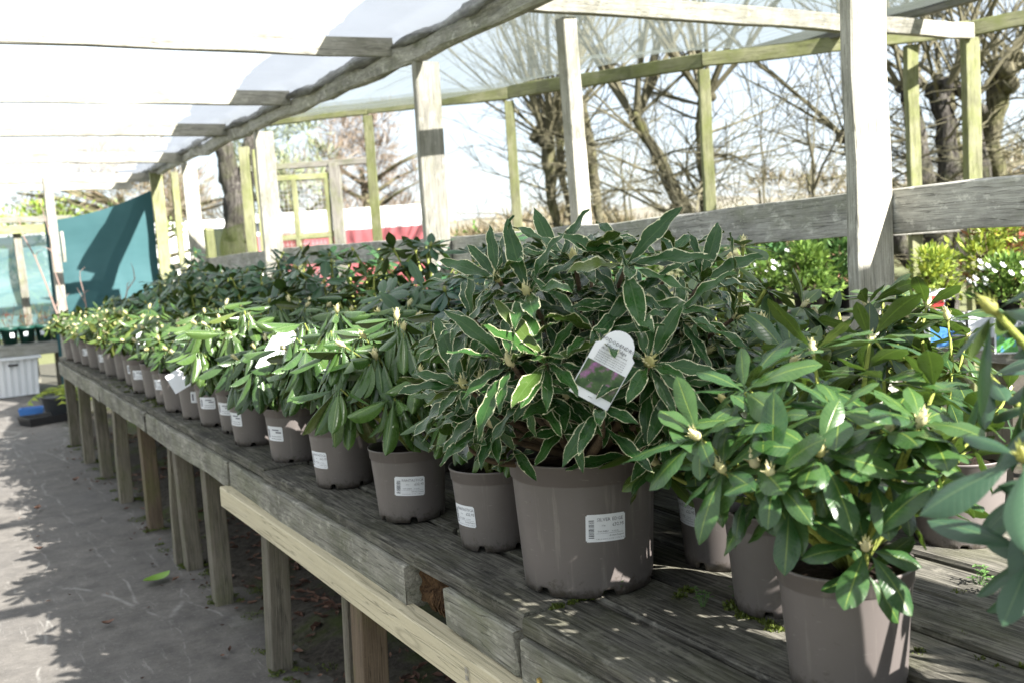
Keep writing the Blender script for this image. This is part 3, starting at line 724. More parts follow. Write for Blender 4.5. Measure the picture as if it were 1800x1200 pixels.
# bare dead branch leaning in front of the teal cloth
def branch(name, start, ends, label, seed):
    rnd = random.Random(seed); V, F = [], []
    s = Vector(start)
    for e, r in ends:
        e = Vector(e); pts = [s.lerp(e, k / 7) + Vector((rnd.gauss(0, .012), rnd.gauss(0, .012), rnd.gauss(0, .014) + .05 * math.sin(math.pi * k / 7))) for k in range(8)]
        tube(V, F, pts, [r * (1 - .65 * k / 7) for k in range(8)], 5)
        for _ in range(5):
            k = rnd.randint(3, 7); q = pts[k]; f = q + Vector((rnd.uniform(-.09, .09), rnd.uniform(-.05, .05), rnd.uniform(.02, .16)))
            tube(V, F, [q, q.lerp(f, .5) + Vector((rnd.gauss(0, .01), 0, .01)), f], [r * .4, r * .28, .0012], 4)
    o = link(name, me(name, V, F, flat(name + '_bark', (.28, .20, .17), .8, .2))); tag(o, label, 'branch')
branch('bare_branch', (1.20, 9.2, .35), [((1.62, 9.35, 1.24), .013), ((1.16, 9.2, 1.25), .009)], 'bare brown forked twig rising in front of the teal shade cloth', 3)
branch('bare_branch', (1.27, 10.6, .2), [((.86, 10.7, 1.92), .013), ((1.05, 10.6, 2.0), .010)], 'thin bare sapling beside the far pale post', 9)

# ------------------------------------------------------------------ second bench with mixed shrubs and signs
b2 = empty('second_bench', (4.7, 4.0, 0)); tag(b2, 'second staging bench with mixed shrubs behind the grey rail', 'bench')
for k in range(7):
    x = 4.02 + .15 * k
    board('plank', (x, 1.2, .775), (x, 4.2 - .002, .775), .142, .03, M['bench'], b2); board('plank', (x, 4.2 + .002, .775), (x, 7.0, .775), .142, .03, M['bench'], b2)
board('fascia_board', (3.965, 1.2, .735), (3.965, 7.0, .735), .03, .11, M['rail'], b2)
for y in (1.4, 2.8, 4.2, 5.6, 6.9):
    for x in (4.03, 4.9): board('leg', (x, y, -.03), (x, y, .757), .08, .08, M['leg'], b2, up=(0, 1, 0))

bpm = {}
def shrub(i, x, y, h, rad, ca, cb, label, cat='shrub', flower=None, ls=.035, z0=.792, potr=.085, black=True, n=1000, wl=.42, tagc=None):
    rnd = random.Random(500 + i); root = empty('potted_shrub', (x, y, z0)); tag(root, label, cat, 'shrubs on the second bench')
    key = (potr, black)
    if key not in bpm:
        V, F = lathe([(0, .003), (potr * .8, 0), (potr * .95, potr * 1.7), (potr, potr * 1.7), (potr, potr * 1.95), (potr * .93, potr * 1.95), (potr * .9, potr * 1.7), (0, potr * 1.68)], 16, None)
        bpm[key] = me('pot', V, F, M['black_plastic'] if black else M['pot'], True)
    link('pot', bpm[key], root)
    V, F = [], []; pz = potr * 1.68
    for k in range(7):
        a = rnd.uniform(0, 6.28); q = Vector((math.cos(a) * rad * .6, math.sin(a) * rad * .6, pz + h * rnd.uniform(.5, .9)))
        tube(V, F, [(0, 0, pz - .01), q * .5 + Vector((0, 0, pz * .5)), q], [.006, .004, .002], 5)
    link('stem', me('stem', V, F, M['stem_brown']), root)
    V, F = [], []; k_ = max(3, int(h / .1))
    for k in range(k_):
        f = (k + .6) / k_; rr = rad * (1.05 - .45 * f)
        leafcloud(V, F, rnd, (rnd.gauss(0, rad * .18), rnd.gauss(0, rad * .18), pz + h * f), (rr, rr, h / k_ * .8), n // k_, ls, wl=wl, shell=.25)
    link('foliage', me('foliage', V, F, simple_leaf('shrub_leaf_%d' % i, ca, cb, .28)), root)['kind'] = 'stuff'
    if flower:
        V, F = [], []
        for _ in range(flower[1]):
            a = rnd.uniform(0, 6.28); r = rad * rnd.uniform(.4, 1.05); p = Vector((math.cos(a) * r, math.sin(a) * r, pz + h * rnd.uniform(.35, 1.05)))
            for k in range(5):
                b = len(V); t = k * 1.2566; u = Vector((math.cos(t), math.sin(t) * .6, math.sin(t) * .8)) * .016; v2 = Vector((math.cos(t + .9), math.sin(t + .9) * .6, math.sin(t + .9) * .8)) * .016
                V.extend([tuple(p), tuple(p + u), tuple(p + v2 + Vector((0, -.004, 0)))]); F.append((b, b + 1, b + 2))
        link('flowers', me('flowers', V, F, simple_leaf('petal_%d' % i, flower[0], tuple(min(1, c * 1.2) for c in flower[0]), .2)), root)['kind'] = 'stuff'
    if tagc:
        V, F = [], []; picture_card(V, F, .07, .10)
        o = link('plant_tag', me('plant_tag', V, F, [M['card'], tagc], mi=[0] * 5 + [1]), root); o.location = (-potr * 1.05, -potr * .6, potr * 1.2); o.rotation_euler = (0, R_(3), R_(-40))

def picture_card(V, F, w_, h_, t=.003):
    V.extend([(-w_ / 2, 0, 0), (w_ / 2, 0, 0), (w_ / 2, 0, h_), (-w_ / 2, 0, h_), (-w_ / 2, t, 0), (w_ / 2, t, 0), (w_ / 2, t, h_), (-w_ / 2, t, h_)])
    F.extend([(0, 1, 2, 3), (7, 6, 5, 4), (0, 3, 7, 4), (1, 5, 6, 2), (3, 2, 6, 7)])
    V.extend([(-w_ * .46, -.001, h_ * .04), (w_ * .46, -.001, h_ * .04), (w_ * .46, -.001, h_ * .68), (-w_ * .46, -.001, h_ * .68)]); F.append((8, 9, 10, 11))
def picmat(name, a, b, c):
    t = NT(name); tc = t.n('TexCoord'); n = t.noise(tc.outputs['Object'], 38, 4, .6); return t.done(t.bsdf(t.ramp(n, (.38, a), (.52, b), (.64, c)), .4, .4))
pm_red = picmat('red_flower_photo', (.05, .12, .03), (.45, .03, .04), (.60, .12, .10))
pm_or = picmat('orange_flower_photo', (.08, .15, .04), (.60, .20, .04), (.70, .40, .2))
pm_blue = picmat('blue_sky_photo', (.04, .16, .45), (.10, .30, .62), (.02, .08, .22))
pm_grn = picmat('green_lawn_photo', (.05, .22, .05), (.12, .34, .06), (.10, .30, .50))
G, LG, YG, RD, PK, DG = (.09, .17, .04), (.20, .30, .06), (.38, .42, .06), (.48, .12, .10), (.58, .32, .24), (.05, .11, .035)
SH = [
 (4.16, 2.86, .16, .14, G, LG, 'low leafy shrub with white flowers at the front edge of the second bench', ((.75, .76, .78), 26), .03, None),
 (4.14, 2.52, .15, .13, LG, G, 'low white-flowered shrub half hidden by the blue-grey leaves at right', ((.75, .76, .78), 18), .03, None),
 (4.20, 3.22, .20, .13, LG, YG, 'yellow-green shrub with a red flower tag on the second bench beside the wide pale post', None, .03, pm_red),
 (4.50, 3.15, .30, .17, YG, LG, 'yellow-green bushy shrub on the second bench just right of the wide pale post', None, .035, None),
 (4.46, 2.75, .26, .15, LG, PK, 'green shrub in the middle of the second bench with a small orange tag', None, .03, pm_or),
 (4.78, 2.92, .40, .18, YG, PK, 'tall shrub with orange-pink new shoots on the second bench', None, .045, None),
 (4.86, 3.40, .36, .17, RD, LG, 'red-tipped shrub at the back of the second bench', None, .045, None),
 (4.98, 2.62, .66, .17, LG, G, 'tallest glossy bright green shrub on the second bench at right', None, .06, None),
 (4.86, 2.35, .38, .20, YG, LG, 'lime green rounded shrub below the tallest glossy shrub', None, .04, None),
 (4.60, 2.25, .28, .16, DG, G, 'dark fine-leaved shrub in a black pot on the second bench at right', ((.50, .14, .12), 16), .028, None),
 (4.30, 2.18, .22, .15, G, LG, 'fresh green shrub at the right edge of the second bench', ((.75, .76, .78), 10), .03, None),
 (4.98, 1.95, .40, .18, PK, G, 'salmon-tipped shrub at the far right of the second bench', None, .04, None),
 (4.20, 4.05, .24, .16, LG, G, 'light green shrub on the second bench left of the wide pale post', None, .04, None),
 (4.24, 4.45, .22, .15, G, LG, 'low green shrub with white flowers left of the wide pale post', ((.75, .76, .78), 26), .035, None),
 (4.58, 4.2, .36, .19, G, DG, 'leafy green shrub behind the white-flowered one on the second bench', None, .05, None),
 (4.60, 4.75, .36, .18, (.06, .15, .06), G, 'blue-green leafy shrub in the middle of the second bench', None, .05, pm_red),
 (4.92, 4.55, .34, .19, G, PK, 'green shrub with pinkish twigs at the back of the second bench', None, .045, None),
 (4.25, 5.0, .30, .17, G, (.07, .18, .06), 'broad green shrub at the bench edge behind the tall variegated plant', None, .045, None),
 (4.64, 5.4, .32, .18, DG, LG, 'dark shrub near the third mossy post', ((.70, .45, .10), 8), .045, None),
 (4.3, 5.65, .26, .17, LG, G, 'light green shrub toward the far end of the second bench', None, .04, None),
 (4.6, 6.1, .34, .18, G, LG, 'green shrub second from the far end of the second bench', None, .045, None),
 (4.35, 6.6, .36, .18, G, YG, 'bright green shrub at the far end of the second bench', None, .05, None)]
for i, (x, y, h, r, a, b, lab, fl, ls, tg) in enumerate(SH):
    ls *= 1.35
    shrub(i, x, y, h * (1.15 if y < 3.6 else 1.05), r * 1.12, a, b, lab, flower=fl, ls=ls, tagc=tg, potr=.075 if r < .15 else .085)

def sign(x, y, z, rz, wd, hh, pic, head, label):
    root = empty('display_sign', (x, y, z)); tag(root, label, 'sign'); root.rotation_euler = (R_(-8), 0, rz)
    V, F = [], []; picture_card(V, F, wd, hh, .004)
    link('card', me('card', V, F, [M['card'], pic], mi=[0] * 5 + [1]), root)
    tv, tf = text2d(head, hh * .20); wx = max(v[0] for v in tv); V = [(v[0] - wx / 2, -.0015, v[1] + hh * .74) for v in tv]
    link('lettering', me('lettering', V, tf, M['print']), root)
sign(3.935, 2.98, .735, R_(-52), .15, .155, pm_blue, 'TOP ROSES', 'white sign with a blue picture on the edge of the second bench')
sign(3.955, 2.64, .73, R_(-52), .20, .15, pm_grn, 'TOP ROSES', 'white sign with a green picture right of the blue one')
sign(3.955, 2.36, .73, R_(-52), .18, .14, pm_red, 'TOP ROSES', 'white sign with a red picture at the right end of the second bench')
for i, (yy, hh) in enumerate([(3.14, .15), (2.81, .17)]):
    V, F = [], []; picture_card(V, F, .10, hh, .004); o = link('blank_card', me('blank_card', V[:8], F[:5], M['card'])); o.location = (3.935, yy, .735); o.rotation_euler = (R_(-8), 0, R_(-55))
    tag(o, ['blank white card left of the blue picture sign', 'blank white card between the blue and green picture signs'][i], 'sign')

# ------------------------------------------------------------------ background: trees, hedge, vehicles
def shoot(V, F, rnd, p, d, L, r, depth, spread=.5, curl=.12, nsub=4, grav=0.0):
    n = 6; pts = [p]; dd = d.normalized()
    for i in range(n):
        dd = (dd + Vector((rnd.gauss(0, curl), rnd.gauss(0, curl), rnd.gauss(0, curl) + grav))).normalized(); pts.append(pts[-1] + dd * (L / n))
    tube(V, F, pts, [max(.004, r * (1 - .8 * i / n)) for i in range(n + 1)], 5 if r > .02 else 3, False)
    if depth > 0:
        for _ in range(nsub):
            k = rnd.randint(1, n - 1); b = pts[k]; q = (pts[k + 1] - pts[k]).normalized()
            q = (q + Vector((rnd.gauss(0, spread), rnd.gauss(0, spread), rnd.gauss(0, spread) + .1))).normalized()
            shoot(V, F, rnd, b, q, L * rnd.uniform(.35, .65), r * .5 * (1 - .5 * k / n), depth - 1, spread, curl, max(2, nsub - 1), grav)

def pollard(name, base, trunks, label, seed, mat='bark', shoots=16, sl=3.6, r0=.03, sub=4, side=0, depth=2, knob=True):
    rnd = random.Random(seed); root = empty(name, base); tag(root, label, 'tree')
    V, F, W, G_ = [], [], [], []
    for (pts, rad) in trunks:
        P = [Vector(p) for p in pts]; fine, fr_ = [], []
        for i in range(len(P) - 1):
            for k in range(5):
                t = k / 5; fine.append(P[i].lerp(P[i + 1], t) + Vector((rnd.gauss(0, .012), rnd.gauss(0, .012), 0))); fr_.append((rad[i] + (rad[i + 1] - rad[i]) * t) * (rnd.uniform(.92, 1.1) if knob else rnd.uniform(.98, 1.03)))
        fine.append(P[-1]); fr_.append(rad[-1]); tube(V, F, fine, fr_, 10, True, .10, rnd)
        top = P[-1]; R0 = rad[-1]
        for k in range(7 if knob else 0):      # the knuckle
            q = top + Vector((rnd.gauss(0, R0 * .6), rnd.gauss(0, R0 * .6), rnd.gauss(0, R0 * .7)))
            tube(V, F, [q - Vector((0, 0, R0 * .8)), q - Vector((0, 0, R0 * .3)), q + Vector((0, 0, R0 * .35)), q + Vector((0, 0, R0 * .8))], [R0 * .35, R0 * .75, R0 * .7, R0 * .2], 8, True, .18, rnd)
        for k in range(shoots):
            a = rnd.uniform(0, 6.28); e = rnd.uniform(.45, 1.0); d = Vector((math.cos(a) * (1 - e * .75), math.sin(a) * (1 - e * .75), e))
            shoot(W, G_, rnd, top + Vector((math.cos(a), math.sin(a), 0)) * R0 * .6, d, sl * rnd.uniform(.6, 1.15), r0 * rnd.uniform(.45, 1.1), depth, .32, .055, sub)
        for k in range(side):
            a = rnd.uniform(0, 6.28); q = P[0].lerp(top, rnd.uniform(.35, .95)); shoot(W, G_, rnd, q, Vector((math.cos(a), math.sin(a), rnd.uniform(-.05, .5))), sl * rnd.uniform(.35, .65), r0 * .5, 2, .5, .13, sub)
    link('trunk', me('trunk', V, F, M[mat], True), root)
    c = link('crown', me('crown', W, G_, M['twig']), root); c['kind'] = 'stuff'

pollard('pollard_willow', (8.75, 13.55, -.1), [([(0, 0, 0), (.05, 0, 1.2), (-.1, .05, 2.0), (-.12, .05, 3.0)], [.13, .085, .08, .12]), ([(.1, 0, .4), (.35, .1, 1.5), (.12, .1, 2.4), (.15, .1, 3.1)], [.07, .05, .055, .075])], 'mossy pollarded willow with side twigs, behind the slim white post', 1, shoots=16, sl=3.4, side=14, r0=.042)
pollard('pollard_willow', (11.52, 16.6, -.1), [([(0, 0, 0), (.1, 0, 1.6), (.05, .05, 3.0), (-.3, 0, 4.6)], [.11, .09, .11, .06])], 'slimmer pollarded willow right of the slim white post', 2, shoots=15, sl=3.8, side=10, r0=.035)
pollard('pollard_willow', (9.35, 10.9, -.1), [([(0, 0, 0), (-.05, .02, 1.3), (-.45, .25, 2.3), (-.75, .4, 3.0)], [.17, .105, .085, .065]), ([(0, 0, .9), (.05, -.02, 1.9), (.0, -.05, 2.8), (.05, -.1, 3.2)], [.10, .08, .068, .08])], 'forked pollarded willow with one strongly leaning trunk', 3, shoots=12, sl=3.8, side=12, r0=.045)
pollard('pollard_willow', (9.55, 7.35, -.1), [([(0, 0, 0), (0, 0, 1.2), (-.12, .1, 2.1), (-.2, .15, 2.75)], [.22, .16, .10, .085]), ([(0, 0, 1.0), (.15, -.1, 1.9), (.05, -.05, 2.7)], [.16, .12, .10]), ([(.1, -.1, .9), (.4, -.3, 1.7), (.3, -.25, 2.6)], [.12, .095, .08]), ([(-.2, .15, .9), (-.55, .4, 1.8), (-.7, .5, 2.3)], [.10, .08, .085])], 'dark gnarled many-stemmed pollard behind the two mossy posts at right', 4, mat='bark_dark', shoots=7, sl=2.6, side=10, r0=.032)
pollard('pollard_willow', (11.05, 7.5, -.1), [([(0, 0, 0), (0, 0, 1.5), (-.2, .1, 2.2), (-.1, 0, 2.9)], [.15, .11, .10, .14]), ([(.2, -.1, .3), (.55, -.35, 1.8), (.75, -.4, 2.6), (.7, -.4, 3.2)], [.14, .11, .11, .12]), ([(0, 0, 1.3), (-.55, .25, 2.0), (-.7, .3, 2.7)], [.07, .06, .085])], 'crooked pollard with knobbly heads at the right edge of the view', 5, shoots=10, sl=3.0, side=8, r0=.034)
pollard('bare_tree', (14.5, 9.0, -.1), [([(0, 0, 0), (.1, 0, 2.0), (.0, 0, 3.2)], [.18, .14, .17])], 'bare tree further back behind the gnarled pollard at right', 6, shoots=14, sl=4.0, side=6, r0=.04)
pollard('ridged_tree', (4.02, 14.9, -.1), [([(0, 0, 0), (0, 0, 1.6), (.10, 0, 2.3), (.02, .1, 2.6), (-.02, .1, 3.1)], [.25, .21, .21, .15, .13]), ([(0, 0, 1.7), (.16, 0, 2.3), (.40, 0, 3.2)], [.20, .15, .12])], 'thick dark ridged trunk beside the gate', 7, mat='bark_dark', shoots=0, knob=False)
# slim bare saplings between the willows
for i, (x, y, h) in enumerate([(9.55, 12.9, 4.2), (9.9, 13.2, 3.4), (10.1, 12.5, 2.6), (8.0, 7.6, 3.2), (7.3, 8.6, 2.8), (7.9, 8.2, 3.0)]):
    rnd = random.Random(60 + i); root = empty('bare_sapling', (x, y, -.1)); tag(root, ['slim bare sapling just right of the slim white post', 'second slim sapling between the willows', 'short bare sapling between the willows', 'bare arching sapling left of the wide pale post', 'twiggy sapling beside the third mossy post', 'bare twiggy sapling between the third mossy post and wide pale post'][i], 'tree')
    V, F, W, Q = [], [], [], []; tube(V, F, [(0, 0, 0), (.03, .02, h * .3), (-.03, .04, h * .6)], [.03, .022, .014], 6)
    for k in range(3 if i < 3 else 7):
        shoot(W, Q, rnd, Vector((0, 0, h * rnd.uniform(.15, .58))), Vector((rnd.gauss(0, .5), rnd.gauss(0, .5), .9)), h * rnd.uniform(.4, .65), .014, 2, .45, .13, 4, -.03 if i > 2 else 0)
    link('trunk', me('trunk', V, F, M['bark'], True), root); c = link('crown', me('crown', W, Q, M['twig']), root); c['kind'] = 'stuff'

def bigtree(name, x, y, h, rad, ca, cb, label, seed, n=5000, ls=.22, zb=.3, trans=.2, wl=.42):
    rnd = random.Random(seed); root = empty(name, (x, y, -.1)); tag(root, label, 'tree' if h > 3 else 'hedge')
    V, F = [], []; tube(V, F, [(0, 0, 0), (.1, 0, h * .4), (0, .1, h * .75)], [rad * .12, rad * .08, rad * .03], 8)
    for k in range(14):
        a = rnd.uniform(0, 6.28); z = h * rnd.uniform(.2, .7); tube(V, F, [(0, 0, z), (math.cos(a) * rad * .5, math.sin(a) * rad * .5, z + h * .12), (math.cos(a) * rad * .9, math.sin(a) * rad * .9, z + h * .18)], [rad * .04, rad * .025, rad * .008], 5)
    link('trunk', me('trunk', V, F, M['bark'], True), root)
    V, F = [], []
    for k in range(26):
        a = rnd.uniform(0, 6.28); z = h * (zb + (1 - zb) * rnd.random()); rr = rad * math.sqrt(max(.05, 1 - ((z / h - .5) / .55) ** 2)); q = rnd.random() ** .5
        leafcloud(V, F, rnd, (math.cos(a) * rr * q, math.sin(a) * rr * q, z), (rad * .32, rad * .32, h * .10), n // 26, ls, shell=.1, wl=wl)
    link('crown', me('crown', V, F, simple_leaf(name + '_leaf_%d' % seed, ca, cb, trans)), root)['kind'] = 'stuff'
bigtree('evergreen_tree', 8.9, 27.5, 5.4, 1.7, (.20, .24, .12), (.28, .30, .18), 'light green leafy tree behind the gate', 31, 3800, .30, wl=.16)
bigtree('bare_hedge_tree', 11.8, 29.0, 5.2, 2.2, (.20, .15, .11), (.26, .21, .15), 'brownish bare-twigged tree right of the leafy tree behind the gate', 32, 5200, .45, wl=.05)
bigtree('bare_hedge_tree', 5.2, 31.0, 4.6, 3.2, (.22, .16, .12), (.18, .17, .09), 'brown bare tree behind the dark ridged trunk', 33, 5000, .5, wl=.05)
bigtree('clipped_hedge', 3.6, 22.0, 2.6, 2.0, (.10, .14, .04), (.16, .19, .06), 'low green hedge left of the ridged trunk', 34, 4000, .12, .05)
bigtree('clipped_hedge', .6, 21.0, 2.9, 2.6, (.14, .22, .03), (.24, .30, .05), 'bright green hedge beyond the teal shade cloth', 35, 5000, .12, .05)
bigtree('clipped_hedge', -3.2, 21.0, 2.7, 2.8, (.16, .17, .08), (.20, .22, .10), 'dull green hedge beyond the pale teal sheet', 36, 5000, .12, .05)
bigtree('ivy_bush', 4.55, 8.7, 1.5, .28, (.08, .20, .02), (.16, .30, .04), 'bright green ivy sprig beside the fence between the pale post and gate', 37, 220, .06, .55)
# brown hedgerow scrub
for i, (x, y, r, h) in enumerate([(14, 21, 3.5, 2.0), (18, 17.5, 3.5, 2.3), (21, 13, 3.5, 2.5), (22, 9, 3.5, 2.3), (13, 26, 3.0, 1.6)]):
    bigtree('scrub_hedge', x, y, h, r, (.24, .19, .12), (.17, .15, .07), ['brown scrubby hedge behind the mossy willow', 'brown scrubby hedge behind the forked willow', 'brown scrubby hedge behind the third mossy post', 'brown scrubby hedge behind the gnarled pollard', 'low brown hedge left of the mossy willow'][i], 70 + i, 6500, .40, .02, .1, wl=.07)

def vehicle(name, x, y, rz, L, H, lower, upper, label, split=.5, cab=True):
    root = empty(name, (x, y, -.05)); root.rotation_euler.z = rz; tag(root, label, 'van')
    W = 1.9; rad = .34
    def side(p0, z0, z1, inset=0.0):
        V = [];
        for s in (-1, 1):
            V += [(px, s * (W / 2 - inset), pz) for px, pz in p0]
        n = len(p0); F = [tuple(range(n - 1, -1, -1)), tuple(range(n, 2 * n))]
        for k in range(n): k2 = (k + 1) % n; F.append((k, k2, n + k2, n + k))
        return V, F
    zs = .35 + (H - .35) * split
    V, F = side([(-L / 2, .35), (L / 2, .35), (L / 2 + .02, .75), (L / 2 - .15, zs), (-L / 2, zs)], 0, 0)
    link('lower_body', me('lower_body', V, F, lower), root)
    V, F = side([(-L / 2 + .01, zs + .003), (L / 2 - .16, zs + .003), (L / 2 - .8, H - .06), (L / 2 - .95, H), (-L / 2 + .08, H), (-L / 2 + .01, H - .08)], 0, 0, .02)
    link('upper_body', me('upper_body', V, F, upper), root)
    gl = flat('dark_glass', (.02, .025, .03), .1, .6)
    for s in (-1, 1):
        yv = s * (W / 2 - .012); V = [(L / 2 - 1.5, yv, zs + .08), (L / 2 - .45, yv, zs + .08), (L / 2 - .9, yv, H - .18), (L / 2 - 1.5, yv, H - .18)]
        V += [(a, b - s * .02, c) for a, b, c in V]; F = [(0, 1, 2, 3), (7, 6, 5, 4)] + [(k, (k + 1) % 4, 4 + (k + 1) % 4, 4 + k) for k in range(4)]
        link('window', me('window', V, F, gl), root)
        for px in (-L / 2 + .85, L / 2 - .85):
            V, F = [], []; tube(V, F, [(px, s * (W / 2 + .015), .33), (px, s * (W / 2 - .2), .33)], [rad, rad], 18); wv = link('wheel', me('wheel', V, F, M['black_plastic']), root)
            V, F = [], []; tube(V, F, [(px, s * (W / 2 + .022), .33), (px, s * (W / 2 - .1), .33)], [rad * .55] * 2, 14); link('rim', me('rim', V, F, flat('steel_rim', (.3, .3, .3), .4)), wv)
red = flat('red_paint', (.34, .10, .11), .35, .5); wht = flat('white_paint', (.80, .80, .80), .35, .5)
vehicle('delivery_van', 8.4, 23.3, R_(150), 5.2, 2.35, red, wht, 'red and white van parked beyond the fence behind the gate', .76)
vehicle('delivery_van', 4.6, 23.5, R_(-5), 4.6, 2.25, wht, wht, 'white van parked beyond the ridged tree trunk', .5)
vehicle('parked_car', 15.2, 30.0, R_(-35), 4.2, 1.5, wht, wht, 'white car far behind the fence left of the mossy willow', .55)
vehicle('parked_car', 22.0, 33.0, R_(-35), 4.4, 1.5, flat('silver_paint', (.5, .52, .54), .3), wht, 'silver car far behind the fence beside the mossy willow', .55)

# ------------------------------------------------------------------ rhododendrons on the bench
POT = {'3L': dict(rt=.0945, rb=.079, h=.172), '5L': dict(rt=.112, rb=.094, h=.20), '7L': dict(rt=.140, rb=.121, h=.243)}
def make_pot(k):
    q = POT[k]; n = 120; V, F = [], []; h, rt, rb_ = q['h'], q['rt'], q['rb']; ch = h * .155
    rbt = rt * .945
    prof = [(rb_ * .93, .0), (rb_, .0), (rb_ + (rbt - rb_) * .06, .016), (rb_ + (rbt - rb_) * .065, .0175), (rbt, h - ch - .003), (rbt, h - ch), (rt * .972, h - ch + .002), (rt * .985, h - .006), (rt, h - .005), (rt * 1.006, h - .002), (rt, h), (rt * .972, h - .0005), (rt * .955, h - .01), (rt * .90, h - ch - .02), (rt * .88, h * .55)]
    notch = lambda i: (i % (n // 6)) in (0, 1, 2, 3)
    for j, (r, z) in enumerate(prof):
        for i in range(n):
            a = 2 * math.pi * i / n
            zz = z
            if j < 2 and (notch(i) or notch((i + n - 1) % n) and False): zz = .0125
            V.append((r * math.cos(a), r * math.sin(a), zz))
    for j in range(len(prof) - 1):
        for i in range(n): i2 = (i + 1) % n; F.append((j * n + i, j * n + i2, (j + 1) * n + i2, (j + 1) * n + i))
    b = len(V); V += [(rb_ * .93 * math.cos(2 * math.pi * i / n), rb_ * .93 * math.sin(2 * math.pi * i / n), .013) for i in range(n)]; F.append(tuple(b + i for i in range(n - 1, -1, -1)))
    m = me('pot', V, F, M['pot'], True)
    # soil disc
    V, F = [(0, 0, h - ch * .75)], []; rnd = random.Random(7); rr = rt * .93
    for j in range(1, 7):
        for i in range(28):
            a = 2 * math.pi * i / 28; r = rr * j / 6; V.append((r * math.cos(a), r * math.sin(a), h - ch * .8 + rnd.uniform(-.004, .006) - (.004 if j == 6 else 0)))
    for i in range(28): F.append((0, 1 + i, 1 + (i + 1) % 28))
    for j in range(5):
        for i in range(28): i2 = (i + 1) % 28; F.append((1 + j * 28 + i, 1 + (j + 1) * 28 + i, 1 + (j + 1) * 28 + i2, 1 + j * 28 + i2))
    return m, me('soil', V, F, M['soil'], True)
POTM = {k: make_pot(k) for k in POT}

# ---- leaf meshes: base at origin, length +x, upper side +z
def leaf_mesh(name, L, W, mat, peak=.5, pet=.10, bend=.3, cup=.25, wave=0.0, twist=0.0, ns=9, tip=.8, seed=0, nc=4):
    rnd = random.Random(seed); V, F, UV = [], [], []
    x, z, ang = 0.0, 0.0, rnd.uniform(.0, .12); st = L / ns; ph = rnd.uniform(0, 6.28); sb = rnd.uniform(-.2, .2) * bend
    yy = 0.0
    for i in range(ns + 1):
        t = i / ns
        s = 0 if t <= pet else (t - pet) / (1 - pet)
        wd = (math.sin(math.pi * min(1, s) ** (math.log(.5) / math.log(peak))) ** tip if 0 < s < 1 else 0) * W / 2
        wd = max(wd, .0016 if t < .95 else .0002)
        ta = twist * t
        for k in range(nc + 1):
            v = k / nc * 2 - 1
            yv = v * wd * (1 - .12 * abs(cup)); zv = -cup * wd * v * v + wave * W * .16 * math.sin(t * 17 + ph + (1.5 if v < 0 else 0)) * abs(v) ** 1.5
            if abs(v) < .01: zv -= .03 * wd
            yv, zv = yv * math.cos(ta) - zv * math.sin(ta), yv * math.sin(ta) + zv * math.cos(ta)
            V.append((x - zv * math.sin(-ang) * 0 + zv * math.sin(ang), yy + yv, z + zv * math.cos(ang))); UV.append((t, k / nc))
        ang += bend * (.6 + .8 * t) / ns
        x += st * math.cos(ang); z -= st * math.sin(ang); yy += sb * st * t
    for i in range(ns):
        for k in range(nc): a = i * (nc + 1) + k; F.append((a, a + nc + 1, a + nc + 2, a + 1))
    m = me(name, V, F, mat, True, UV); return m
def family(name, mat, L, W, n=6, **kw):
    out_ = []
    for i in range(n):
        r = random.Random(name + str(i)); k2 = dict(kw); k2['bend'] = kw.get('bend', .3) * r.uniform(.3, 1.6); k2['cup'] = kw.get('cup', .25) * r.uniform(.5, 1.4); k2['twist'] = r.uniform(-.35, .35)
        out_.append(leaf_mesh('leaf', L * r.uniform(.92, 1.08), W * r.uniform(.88, 1.12), M[mat], seed=i + 3, **k2))
    return out_
LEAF = {
 'droop': family('droop', 'lf_droop', .116, .040, peak=.54, pet=.14, bend=.22, cup=1.0, tip=.5, nc=6, ns=10),
 'silver': family('silver', 'lf_silver', .126, .028, peak=.50, pet=.08, bend=.55, cup=-.22, wave=.9, tip=.85, ns=11),
 'broad': family('broad', 'lf_broad', .098, .037, peak=.60, pet=.10, bend=.50, cup=.20, wave=.25, tip=.66, ns=10),
 'fleck': family('fleck', 'lf_fleck', .090, .034, peak=.55, pet=.10, bend=.35, cup=.15, tip=.75),
 'dark': family('dark', 'lf_dark', .098, .038, peak=.54, pet=.09, bend=.35, cup=.2, tip=.75, ns=7),
 'mid': family('mid', 'lf_mid', .085, .031, peak=.54, pet=.10, bend=.4, cup=.35, tip=.75, ns=7),
 'lance': family('lance', 'lf_mid', .085, .018, peak=.5, pet=.08, bend=.3, cup=.1, tip=.85, ns=7),
 'grey': family('grey', 'lf_grey', .135, .052, peak=.58, pet=.11, bend=.45, cup=.35, tip=.7, ns=12, nc=6)}
def bud_mesh(mat, L=.030, W=.0085):
    V, F = [], []; tube(V, F, [(0, 0, -.003), (0, 0, .003), (0, 0, L * .3), (0, 0, L * .6), (0, 0, L * .85), (0, 0, L)], [W * .35, W * .62, W, W * .8, W * .35, W * .06], 8)
    rnd = random.Random(2)
    for k in range(12):   # bract tips peeling outward
        a = k * 2.4; z = L * rnd.uniform(.25, .8); c, s = math.cos(a), math.sin(a); b = len(V)
        for q in ((c * W * .8 - s * .002, s * W * .8 + c * .002, z), (c * W * .8 + s * .002, s * W * .8 - c * .002, z), (c * W * 1.55, s * W * 1.55, z + L * .26)): V.append(q)
        F.append((b, b + 1, b + 2))
    return me('bud', V, F, M[mat], True)
BUD = {'cream': bud_mesh('bud'), 'green': bud_mesh('bud_green', .024, .007), 'fat': bud_mesh('bud', .027, .0070)}

